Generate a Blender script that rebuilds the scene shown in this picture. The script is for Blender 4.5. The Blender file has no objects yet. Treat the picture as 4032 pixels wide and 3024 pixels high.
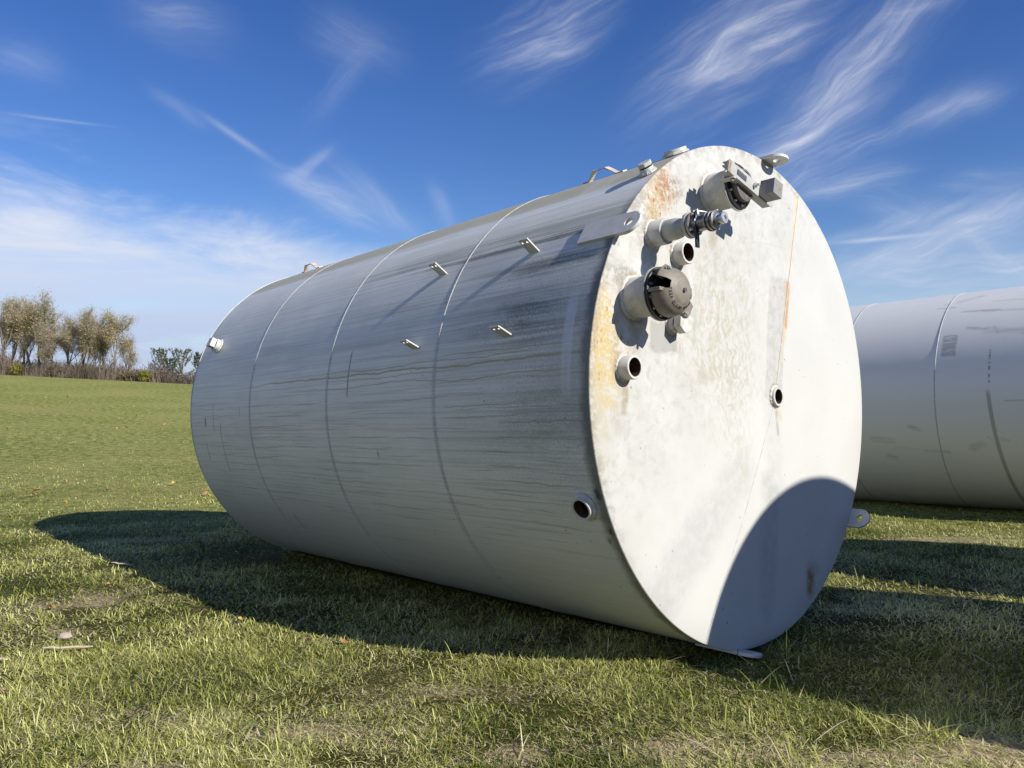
import bpy, math, random
import numpy as np
from mathutils import Vector, Matrix
rad = math.radians
S = bpy.context.scene
COL = S.collection

# ------------------------------------------------------------------ camera
cam = bpy.data.cameras.new("camera"); camo = bpy.data.objects.new("camera", cam); COL.objects.link(camo)
camo.location = (0, 0, 1.35); camo.rotation_euler = (rad(90), 0, 0)
cam.sensor_width = 36; cam.lens = 27.47; cam.clip_end = 3000; cam.clip_start = 0.05
S.camera = camo
S.view_settings.view_transform = 'Standard'; S.view_settings.look = 'None'
S.view_settings.exposure = 0.3; S.view_settings.gamma = 1
S.cycles.max_bounces = 5; S.cycles.diffuse_bounces = 3; S.cycles.glossy_bounces = 3; S.cycles.transmission_bounces = 3

# ------------------------------------------------------------------ sun
LIGHT = Vector((-0.69423488, 0.51312405, -0.50471936))
sun = bpy.data.lights.new("sun", 'SUN'); suno = bpy.data.objects.new("sun", sun); COL.objects.link(suno)
sun.energy = 5.0; sun.angle = rad(0.53); sun.color = (1.0, 0.955, 0.87)
suno.rotation_euler = LIGHT.to_track_quat('-Z', 'Y').to_euler()
suno.location = (30, -20, 25)

# ------------------------------------------------------------------ node helper
class NT:
    def __init__(s, tree): s.t = tree; s.n = tree.nodes; s.l = tree.links
    def node(s, kind, **kw):
        n = s.n.new(kind)
        for k, v in kw.items(): setattr(n, k, v)
        return n
    def put(s, sock, v):
        if v is None: return
        if isinstance(v, bpy.types.NodeSocket): s.l.new(v, sock)
        else:
            if sock.type == 'RGBA' and len(v) == 3: v = (*v, 1)
            sock.default_value = v
    def m(s, op, a, b=None, c=None):
        n = s.node('ShaderNodeMath', operation=op)
        for i, v in enumerate((a, b, c)): s.put(n.inputs[i], v)
        return n.outputs[0]
    def add(s, a, b): return s.m('ADD', a, b)
    def sub(s, a, b): return s.m('SUBTRACT', a, b)
    def mul(s, a, b): return s.m('MULTIPLY', a, b)
    def mx(s, a, b): return s.m('MAXIMUM', a, b)
    def ss(s, x, a, b):                       # smoothstep, works for a > b as well
        n = s.node('ShaderNodeMapRange', interpolation_type='SMOOTHSTEP')
        s.put(n.inputs[0], x)
        lo, hi, o0, o1 = (a, b, 0, 1) if a <= b else (b, a, 1, 0)
        n.inputs[1].default_value = lo; n.inputs[2].default_value = hi
        n.inputs[3].default_value = o0; n.inputs[4].default_value = o1
        return n.outputs[0]
    def band(s, x, a, b, soft): return s.mul(s.ss(x, a - soft, a + soft), s.ss(x, b + soft, b - soft))
    def xyz(s, x, y, z):
        n = s.node('ShaderNodeCombineXYZ')
        for i, v in enumerate((x, y, z)): s.put(n.inputs[i], v)
        return n.outputs[0]
    def sep(s, v):
        n = s.node('ShaderNodeSeparateXYZ'); s.put(n.inputs[0], v); return n.outputs[0], n.outputs[1], n.outputs[2]
    def noise(s, vec, scale=1.0, detail=3, rough=0.55, dist=0.0):
        n = s.node('ShaderNodeTexNoise'); s.put(n.inputs['Vector'], vec)
        n.inputs['Scale'].default_value = scale; n.inputs['Detail'].default_value = detail
        n.inputs['Roughness'].default_value = rough; n.inputs['Distortion'].default_value = dist
        return n.outputs[0]
    def voro(s, vec, scale, rnd=1.0):
        n = s.node('ShaderNodeTexVoronoi'); s.put(n.inputs['Vector'], vec)
        n.inputs['Scale'].default_value = scale; n.inputs['Randomness'].default_value = rnd
        return n.outputs['Distance'], n.outputs['Color']
    def mix(s, fac, a, b, mode='MIX'):
        n = s.node('ShaderNodeMix', data_type='RGBA', blend_type=mode)
        s.put(n.inputs[0], fac); s.put(n.inputs[6], a); s.put(n.inputs[7], b)
        return n.outputs[2]
    def spot(s, x, y, cx, cy, rx, ry, ang=0.0, soft=0.5, warp=None):
        """1 inside an ellipse, 0 outside; warp jitters its outline"""
        c, q = math.cos(ang), math.sin(ang)
        dx, dy = s.sub(x, cx), s.sub(y, cy)
        u_ = s.m('DIVIDE', s.add(s.mul(dx, c), s.mul(dy, q)), rx)
        v_ = s.m('DIVIDE', s.sub(s.mul(dy, c), s.mul(dx, q)), ry)
        d = s.m('SQRT', s.add(s.mul(u_, u_), s.mul(v_, v_)))
        if warp is not None: d = s.add(d, warp)
        return s.ss(d, 1 + soft, 1 - soft)
    def cap(s, x, y, x0, y0, x1, y1, w, soft=0.5, warp=None):
        """1 on a line segment of half width w"""
        L = math.hypot(x1 - x0, y1 - y0); tx, ty = (x1 - x0) / L, (y1 - y0) / L
        dx, dy = s.sub(x, x0), s.sub(y, y0)
        al = s.add(s.mul(dx, tx), s.mul(dy, ty)); pe = s.sub(s.mul(dy, tx), s.mul(dx, ty))
        ac = s.m('MINIMUM', s.mx(al, 0.0), L); da = s.sub(al, ac)
        d = s.m('DIVIDE', s.m('SQRT', s.add(s.mul(da, da), s.mul(pe, pe))), w)
        if warp is not None: d = s.add(d, warp)
        return s.ss(d, 1 + soft, 1 - soft)

def new_mat(name, rough=0.5, spec=0.5, metal=0.0):
    m = bpy.data.materials.new(name); m.use_nodes = True
    N = NT(m.node_tree); b = m.node_tree.nodes['Principled BSDF']
    b.inputs['Roughness'].default_value = rough; b.inputs['Metallic'].default_value = metal
    b.inputs['Specular IOR Level'].default_value = spec
    return m, N, b
def ocoord(N): return N.node('ShaderNodeTexCoord').outputs['Object']
def bump(N, b, h, dist=0.002, strength=0.5):
    n = N.node('ShaderNodeBump'); n.inputs['Strength'].default_value = strength; n.inputs['Distance'].default_value = dist
    N.put(n.inputs['Height'], h); N.l.new(n.outputs[0], b.inputs['Normal'])

# ------------------------------------------------------------------ sky with cirrus
F = 3077.0
def azel(px, py):
    p, q = (px - 2016) / F, (1512 - py) / F
    a = math.atan(p); return a, math.atan(q * math.cos(a))
SKY_STRENGTH = 0.10
w = bpy.data.worlds.new("World"); S.world = w; w.use_nodes = True
W = NT(w.node_tree); bg = w.node_tree.nodes['Background']
sky = W.node('ShaderNodeTexSky', sky_type='NISHITA'); sky.sun_disc = False
sky.sun_elevation = rad(30.3); sky.sun_rotation = rad(126.5); sky.altitude = 300
sky.air_density = 1.0; sky.dust_density = 0.0; sky.ozone_density = 3.0
hsv = W.node('ShaderNodeHueSaturation'); hsv.inputs['Saturation'].default_value = 1.28
hsv.inputs['Hue'].default_value = 0.518; hsv.inputs['Value'].default_value = 0.96
W.l.new(sky.outputs[0], hsv.inputs['Color'])
gx, gy, gz = W.sep(W.node('ShaderNodeTexCoord').outputs['Generated'])
AZ = W.m('ARCTAN2', gx, gy); EL = W.m('ARCSINE', gz)
sv = W.xyz(AZ, EL, 0.0)
n1 = W.noise(sv, 6, 3, 0.5); n2 = W.noise(W.xyz(AZ, EL, 3.7), 6, 3, 0.5)
AZw = W.add(AZ, W.mul(W.sub(n1, 0.5), 0.06)); ELw = W.add(EL, W.mul(W.sub(n2, 0.5), 0.06))
total = None
STREAK = {}
def streak(ang):
    """filament noise stretched along one of a few directions, shared by the streaks that run that way"""
    key = round(((ang + math.pi) % math.pi) / (math.pi / 8)) % 8
    if key not in STREAK:
        a = key * math.pi / 8; c, q = math.cos(a), math.sin(a)
        al = W.add(W.mul(AZw, c), W.mul(ELw, q)); pe = W.sub(W.mul(ELw, c), W.mul(AZw, q))
        f = W.noise(W.xyz(W.mul(al, 9.0), W.mul(pe, 75.0), key * 3.1), 1.0, 6, 0.64, 0.22)
        STREAK[key] = W.ss(f, 0.36, 0.80)
    return STREAK[key]
def feat(p, q, wid, st, fil=0.5, fs=1.0):
    """one cirrus streak between two sky directions, broken into filaments"""
    global total
    a0, e0 = azel(*p); a1, e1 = azel(*q)
    L = math.hypot(a1 - a0, e1 - e0); tx, ty = (a1 - a0) / L, (e1 - e0) / L; wd = wid / F
    dx, dy = (W.sub(AZ, a0), W.sub(EL, e0)) if wid < 15 else (W.sub(AZw, a0), W.sub(ELw, e0))
    al = W.add(W.mul(dx, tx), W.mul(dy, ty)); pe = W.sub(W.mul(dy, tx), W.mul(dx, ty))
    ah = W.m('DIVIDE', W.sub(al, L / 2), L / 2 + wd); pw = W.m('DIVIDE', pe, wd)
    d = W.add(W.m('POWER', W.m('ABSOLUTE', ah), 2.5), W.mul(pw, pw))
    g = W.m('POWER', 2.718, W.mul(d, -1.2))
    nz = streak(math.atan2(ty, tx))
    g = W.mul(g, W.add(1 - fil, W.mul(nz, fil)))
    g = W.mul(g, st)
    total = g if total is None else W.add(total, g)
for args in [
    ((1275, 610), (1150, 690), 24, .36, .5), ((1150, 690), (1430, 862), 44, .46, .6),
    ((650, 370), (830, 480), 24, .16, .4), ((820, 465), (1045, 614), 13, .34, .3),
    ((1340, 690), (1610, 905), 40, .24, .5), ((1705, 770), (1770, 900), 28, .26, .5),
    ((580, 40), (800, 120), 75, .22, .6), ((1340, 120), (1480, 170), 90, .2, .6), ((1440, 230), (1260, 440), 50, .14, .6),
    ((0, 210), (170, 285), 60, .18, .5), ((55, 450), (390, 492), 5, .22, .2),
    ((2010, 200), (2300, 0), 110, .42, .8), ((2080, 210), (2270, 130), 50, .22, .7),
    ((2680, 370), (3130, 0), 140, .5, .75), ((2760, 300), (2930, 130), 40, .4, .7), ((2790, 320), (3000, 230), 30, .35, .6),
    ((3020, 200), (3120, 130), 50, .3, .8),
    ((3230, 380), (3600, 30), 100, .46, .75), ((3480, 60), (3690, 0), 40, .3, .7), ((3000, 610), (3400, 290), 85, .46, .75),
    ((3000, 610), (3390, 432), 36, .5, .6), ((3080, 690), (3450, 545), 60, .42, .8),
    ((3600, 480), (3880, 375), 50, .45, .6), ((3170, 750), (3480, 690), 45, .42, .7),
    ((3330, 1070), (4120, 770), 58, .75, .6), ((3280, 950), (3760, 815), 34, .42, .7), ((3300, 956), (3650, 922), 8, .4, .2),
    ((3440, 800), (3600, 840), 50, .25, .7), ((3870, 940), (4060, 1040), 40, .36, .7), ((3720, 740), (4060, 690), 40, .22, .7),
    ((3450, 1120), (4200, 1010), 110, .55, .7)]: feat(*args)
# the low bank on the left: its upper edge falls to the right
ea = azel(0, 720); eb = azel(1600, 1060)
slope = (eb[1] - ea[1]) / (eb[0] - ea[0])
edge = W.sub(EL, W.add(W.mul(W.sub(AZ, ea[0]), slope), ea[1]))
nb = W.noise(W.xyz(W.mul(AZ, 2.2), W.mul(EL, 5.0), 1.3), 2.2, 6, 0.6, 0.6)
nb2 = W.noise(W.xyz(W.mul(AZ, 1.0), W.mul(EL, 5.0), 8.3), 4.0, 5, 0.6, 0.4)
edge = W.add(edge, W.mul(W.sub(nb, 0.5), 0.17))
bank = W.mul(W.ss(edge, 0.035, -0.045), W.ss(AZ, azel(2300, 1000)[0], azel(1500, 1000)[0]))
bank = W.mul(bank, W.ss(EL, -0.16, 0.06)); bank = W.mul(bank, W.add(0.42, W.mul(W.ss(nb2, 0.25, 0.65), 0.6)))
wisp = W.mul(W.mul(W.ss(nb2, 0.5, 0.75), W.ss(edge, 0.10, 0.0)), W.ss(AZ, azel(1500, 900)[0], azel(300, 900)[0]))
total = W.add(W.mul(total, 1.15), W.add(W.mul(bank, 1.0), W.mul(wisp, 0.25)))
# thin veil everywhere near the horizon
total = W.add(total, W.mul(W.ss(EL, 0.20, -0.02), 0.45))
mask = W.m('MINIMUM', W.mul(total, 0.86), 0.93)
k = 0.77 / SKY_STRENGTH
cloud = W.mix(W.ss(EL, 0.04, 0.2), (0.53 * k, 0.625 * k, 0.86 * k), (0.84 * k, 0.87 * k, 0.97 * k))
W.l.new(W.mix(mask, hsv.outputs[0], cloud), bg.inputs['Color']); bg.inputs['Strength'].default_value = SKY_STRENGTH

# ------------------------------------------------------------------ mesh helpers
class MB:
    def __init__(s): s.v = []; s.f = []; s.c = []
    def addv(s, pts): i = len(s.v); s.v += [tuple(p) for p in pts]; return i
    def lathe(s, prof, n=40, M=None, a0=0.0, a1=2 * math.pi, closed=True):
        """prof = [(radius, height)...] turned round local z"""
        full = abs(a1 - a0 - 2 * math.pi) < 1e-6
        cnt = n if full else n + 1; rings = []
        for r, h in prof:
            if r < 1e-7: pts = [Vector((0, 0, h))]
            else: pts = [Vector((r * math.cos(a0 + (a1 - a0) * i / n), r * math.sin(a0 + (a1 - a0) * i / n), h)) for i in range(cnt)]
            if M is not None: pts = [M @ p for p in pts]
            rings.append((s.addv(pts), len(pts)))
        for (b0, c0), (b1, c1) in zip(rings, rings[1:]):
            for i in range(n):
                j = (i + 1) % cnt
                if c0 == 1 and c1 == 1: continue
                if c0 == 1: s.f.append((b0, b1 + i, b1 + j) [::-1])
                elif c1 == 1: s.f.append((b0 + i, b0 + j, b1))
                else: s.f.append((b0 + i, b0 + j, b1 + j, b1 + i))
        return s
    def box(s, lo, hi, M=None):
        x0, y0, z0 = lo; x1, y1, z1 = hi
        p = [Vector(q) for q in ((x0, y0, z0), (x1, y0, z0), (x1, y1, z0), (x0, y1, z0), (x0, y0, z1), (x1, y0, z1), (x1, y1, z1), (x0, y1, z1))]
        if M is not None: p = [M @ q for q in p]
        b = s.addv(p)
        s.f += [tuple(b + i for i in q) for q in ((0, 3, 2, 1), (4, 5, 6, 7), (0, 1, 5, 4), (1, 2, 6, 5), (2, 3, 7, 6), (3, 0, 4, 7))]
        return s
    def prism(s, poly, z0, z1, M=None):
        n = len(poly)
        pts = [Vector((x, y, z0)) for x, y in poly] + [Vector((x, y, z1)) for x, y in poly]
        if M is not None: pts = [M @ p for p in pts]
        b = s.addv(pts)
        s.f.append(tuple(b + n + i for i in range(n))); s.f.append(tuple(b + i for i in range(n))[::-1])
        for i in range(n): j = (i + 1) % n; s.f.append((b + i, b + j, b + n + j, b + n + i))
        return s
    def plate(s, poly, hole, z0, z1, n=28, M=None):
        """flat plate with one round hole; the outline is star-shaped round the hole"""
        hx, hy, hr = hole; angs = [2 * math.pi * i / n for i in range(n)]
        angs += [math.atan2(y - hy, x - hx) % (2 * math.pi) for x, y in poly]
        angs = sorted(set(round(a, 5) for a in angs)); out = []
        for a in angs:
            dx, dy = math.cos(a), math.sin(a); best = None
            for i in range(len(poly)):
                (x0, y0), (x1, y1) = poly[i], poly[(i + 1) % len(poly)]
                ex, ey = x1 - x0, y1 - y0; den = dx * ey - dy * ex
                if abs(den) < 1e-12: continue
                t = ((x0 - hx) * ey - (y0 - hy) * ex) / den; q = ((x0 - hx) * dy - (y0 - hy) * dx) / den
                if t > 0 and -1e-4 <= q <= 1 + 1e-4 and (best is None or t > best): best = t
            out.append((hx + dx * best, hy + dy * best))
        inn = [(hx + hr * math.cos(a), hy + hr * math.sin(a)) for a in angs]; m = len(angs)
        pts = [Vector((x, y, z)) for z in (z0, z1) for ring in (out, inn) for x, y in ring]
        if M is not None: pts = [M @ p for p in pts]
        b = s.addv(pts)
        for i in range(m):
            j = (i + 1) % m
            o0, o1, i0, i1 = b + i, b + j, b + m + i, b + m + j
            O0, O1, I0, I1 = o0 + 2 * m, o1 + 2 * m, i0 + 2 * m, i1 + 2 * m
            s.f += [(O0, O1, I1, I0), (o1, o0, i0, i1), (o0, o1, O1, O0), (i1, i0, I0, I1)]
        return s
    def tube(s, path, radii, n=6, caps=True):
        path = [Vector(p) for p in path]; rings = []; up = Vector((0.3, 0.2, 1)).normalized()
        for i, p in enumerate(path):
            d = (path[min(i + 1, len(path) - 1)] - path[max(i - 1, 0)])
            d = d.normalized() if d.length > 1e-9 else Vector((0, 0, 1))
            if abs(d.dot(up)) > 0.97: up = Vector((1, 0.1, 0)).normalized()
            a = d.cross(up).normalized(); b = d.cross(a)
            r = radii[i] if hasattr(radii, '__len__') else radii
            rings.append(s.addv([p + (a * math.cos(2 * math.pi * q / n) + b * math.sin(2 * math.pi * q / n)) * r for q in range(n)]))
        for r0, r1 in zip(rings, rings[1:]):
            for i in range(n): j = (i + 1) % n; s.f.append((r0 + i, r1 + i, r1 + j, r0 + j))
        if caps:
            s.f.append(tuple(rings[0] + i for i in range(n))); s.f.append(tuple(rings[-1] + i for i in range(n))[::-1])
        return s
    def mesh(s, name):
        me = bpy.data.meshes.new(name); me.from_pydata(s.v, [], s.f); me.validate(); me.update()
        return me
    def build(s, name, mat, parent=None, M=None, smooth=35, bevel=0.0):
        me = s.mesh(name)
        if smooth: me.shade_smooth(); me.set_sharp_from_angle(angle=rad(smooth))
        o = bpy.data.objects.new(name, me); COL.objects.link(o); me.materials.append(mat)
        if parent is not None: o.parent = parent
        if M is not None: o.matrix_local = M
        if bevel:
            b = o.modifiers.new('bevel', 'BEVEL'); b.width = bevel; b.segments = 2; b.limit_method = 'ANGLE'; b.angle_limit = rad(40)
        return o
def thing(name, label, cat, M=None, group=None):
    o = bpy.data.objects.new(name, None); COL.objects.link(o)
    if M is not None: o.matrix_world = M
    o.empty_display_size = 0.2
    o['label'] = label; o['category'] = cat
    if group: o['group'] = group
    return o
def tag(o, label=None, cat=None, group=None, kind=None):
    for k_, v_ in (('label', label), ('category', cat), ('group', group), ('kind', kind)):
        if v_: o[k_] = v_
    return o
def mesh_np(name, verts, faces_flat, nper, mat, colors=None, smooth=False):
    """fast mesh from numpy arrays, every face with nper corners"""
    me = bpy.data.meshes.new(name); nf = len(faces_flat) // nper
    me.vertices.add(len(verts)); me.vertices.foreach_set('co', np.asarray(verts, np.float32).ravel())
    me.loops.add(len(faces_flat)); me.loops.foreach_set('vertex_index', np.asarray(faces_flat, np.int32))
    me.polygons.add(nf); me.polygons.foreach_set('loop_start', np.arange(0, nf * nper, nper, dtype=np.int32))
    if smooth: me.polygons.foreach_set('use_smooth', np.ones(nf, bool))
    me.update(calc_edges=True)
    if colors is not None:
        at = me.color_attributes.new('Col', 'FLOAT_COLOR', 'POINT')
        c = np.ones((len(verts), 4), np.float32); c[:, :colors.shape[1]] = colors; at.data.foreach_set('color', c.ravel())
    me.materials.append(mat); o = bpy.data.objects.new(name, me); COL.objects.link(o); return o

# ------------------------------------------------------------------ terrain
def vnoise(x, y, scale, seed=0):
    x = np.asarray(x, float) / scale; y = np.asarray(y, float) / scale
    xi = np.floor(x).astype(np.int64); yi = np.floor(y).astype(np.int64); fx = x - xi; fy = y - yi
    fx = fx * fx * (3 - 2 * fx); fy = fy * fy * (3 - 2 * fy)
    def h(a, b):
        n = (a * 374761393 + b * 668265263 + seed * 982451653) & 0x7fffffff
        n = ((n ^ (n >> 13)) * 1274126177) & 0x7fffffff
        return ((n ^ (n >> 16)) & 0xffff) / 65535.0
    return (h(xi, yi) * (1 - fx) + h(xi + 1, yi) * fx) * (1 - fy) + (h(xi, yi + 1) * (1 - fx) + h(xi + 1, yi + 1) * fx) * fy
def fbm(x, y, scale, seed=0, o=4):
    t = 0; a = 0.5; tot = 0
    for i in range(o): t = t + a * vnoise(x, y, scale / 2 ** i, seed + i * 7); tot += a; a *= 0.55
    return t / tot
def H0(x, y):
    x = np.asarray(x, float); y = np.asarray(y, float); yy = np.maximum(y, 1e-3)
    base = 0.0022 * x - 0.0508 * y
    px = np.clip(x / yy, -1.1, 0.6)
    e = 0.0117 - 0.0127 * np.clip((2016 + 3077 * px) / 770, -1, 2.0)
    y0, y1 = 12.0, 75.0; t = np.clip((y - y0) / (y1 - y0), 0, 1); D = y1 - y0
    za = -0.0508 * y0 + 0.0022 * np.clip(x, -40, 40); zb = 1.35 + e * y1
    far = (2 * t**3 - 3 * t**2 + 1) * za + (t**3 - 2 * t**2 + t) * D * -0.0508 + (-2 * t**3 + 3 * t**2) * zb
    z = np.where(y < y0, base, far)
    return np.where(y > y1 + 15, z - 0.02 * (y - y1 - 15), z)
def H(x, y):
    return H0(x, y) + (fbm(x, y, 1.3, 11, 4) - 0.5) * 0.05 + (vnoise(x, y, 5, 5) - 0.5) * 0.05
DRY = [(-3.28, 5.95, .8, .35, .45), (-2.97, 5.1, .5, .18, .4), (-.88, 3.45, .6, .18, .6), (1.95, 3.16, .5, .22, 1.0), (4.99, 9.13, 1.2, .28, 1.2),
       (-4.32, 9.07, 1.1, .35, .7), (-2.49, 6.35, .5, .2, .35), (-4.74, 7.6, .6, .22, .45), (-1.39, 3.05, .6, .16, .65), (-.1, 4.0, .7, .18, .25),
       (-3.4, 4.3, .5, .3, .5), (.6, 3.3, .5, .15, .3), (-.2, 3.2, .5, .15, .35), (-1.8, 3.6, .5, .2, .5), (1.0, 5.9, 2.5, .5, .3)]
def dry(x, y):
    d = np.clip((fbm(x, y, .8, 21, 4) - 0.54) * 2.4, 0, 0.36) * np.clip(1.3 - y / 9.0, .15, 1) + np.clip((fbm(x, y, 4.0, 51, 3) - 0.58) * 1.5, 0, 0.2)
    for cx, cy, rx, ry, s in DRY:
        q = ((x - cx) / rx)**2 + ((y - cy) / ry)**2
        d = d + s * np.exp(-q * 1.2) * (0.35 + 1.1 * vnoise(x, y, 0.22, 77))
    return np.clip(d, 0, 1)

def axis_pts(*segs):
    out = []
    for a, b, st in segs: out += list(np.arange(a, b - 1e-6, st))
    out.append(segs[-1][1]); return np.array(out)
gxs = axis_pts((-900, -120, 60), (-120, -30, 3), (-30, -9, .6), (-9, 9, .06), (9, 30, .8), (30, 120, 6), (120, 900, 60))
gys = axis_pts((-400, -20, 40), (-20, 1, 1), (1, 13, .06), (13, 30, .4), (30, 110, 2), (110, 200, 10), (200, 1400, 100))
X, Y = np.meshgrid(gxs, gys); Z = H(X, Y)
nx_, ny_ = len(gxs), len(gys)
idx = np.arange(nx_ * ny_).reshape(ny_, nx_)
quads = np.stack([idx[:-1, :-1], idx[:-1, 1:], idx[1:, 1:], idx[1:, :-1]], -1).reshape(-1)
dr = dry(X, Y).ravel()

gm, N, b = new_mat('ground_soil_and_turf', 0.95, 0.1)
att = N.node('ShaderNodeAttribute', attribute_name='Col'); drs = N.sep(att.outputs['Color'])[0]
geo = N.node('ShaderNodeNewGeometry').outputs['Position']
px_, py_, pz_ = N.sep(geo)
fine = N.noise(geo, 38, 4, 0.7); mid = N.noise(geo, 2.2, 5, 0.65); big = N.noise(geo, 0.16, 4, 0.6)
tuft = N.noise(N.xyz(N.mul(px_, 1.0), N.mul(py_, 0.7), 0.0), 4.5, 8, 0.8)
turf = N.mix(N.ss(mid, 0.3, 0.7), (0.030, 0.040, 0.008), (0.075, 0.078, 0.020))  # turf colour darkened to paint in the shaded gaps between blades
turf = N.mix(N.ss(fine, 0.4, 0.75), turf, (0.14, 0.12, 0.045))
soil = N.mix(N.ss(fine, 0.3, 0.7), (0.19, 0.145, 0.075), (0.60, 0.48, 0.28))
near = N.mix(N.ss(N.add(drs, N.mul(N.sub(fine, 0.5), 0.5)), 0.35, 0.75), turf, soil)
farc = N.mix(N.ss(tuft, 0.38, 0.62), (0.085, 0.125, 0.020), (0.40, 0.395, 0.12))
farc = N.mix(N.mul(N.ss(big, 0.4, 0.65), 0.5), farc, (0.36, 0.335, 0.12))
N.put(b.inputs['Base Color'], N.mix(N.ss(py_, 6.5, 13), near, farc))
bump(N, b, N.add(N.mul(tuft, 1.0), N.mul(fine, 0.3)), 0.09, 0.9)
ground = mesh_np('ground', np.stack([X.ravel(), Y.ravel(), Z.ravel()], 1), quads, 4, gm, np.stack([dr, dr, dr], 1), True)
tag(ground, 'grass field with thin dry patches', None, None, 'structure')

# ------------------------------------------------------------------ paint and metal
R = 1.524; TL = 5.178
A_ = Vector((-0.67621516, 0.73522429, -0.04667223)); U_ = Vector((0.73602637, 0.67695286, 0)); W_ = Vector((-0.0315949, 0.03435199, 0.99891026))
C0 = Vector((1.49686914, 4.83222783, 1.28353))
def tank_matrix(u, a, z, r):
    """tank frame (x across, y along, z up) with its origin on the ground line below the near end"""
    o = C0 + U_ * u + A_ * a + W_ * z - W_ * r
    M = Matrix((U_, A_, W_)).transposed().to_4x4(); M.translation = o; return M

def shell_coords(N):
    x, y, z = N.sep(ocoord(N))
    th = N.add(N.mul(N.m('ARCTAN2', N.mul(z, -1.0), N.mul(x, -1.0)), 180 / math.pi), 180.0)   # 0 right, 90 top, 180 left
    return x, y, z, th

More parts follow.
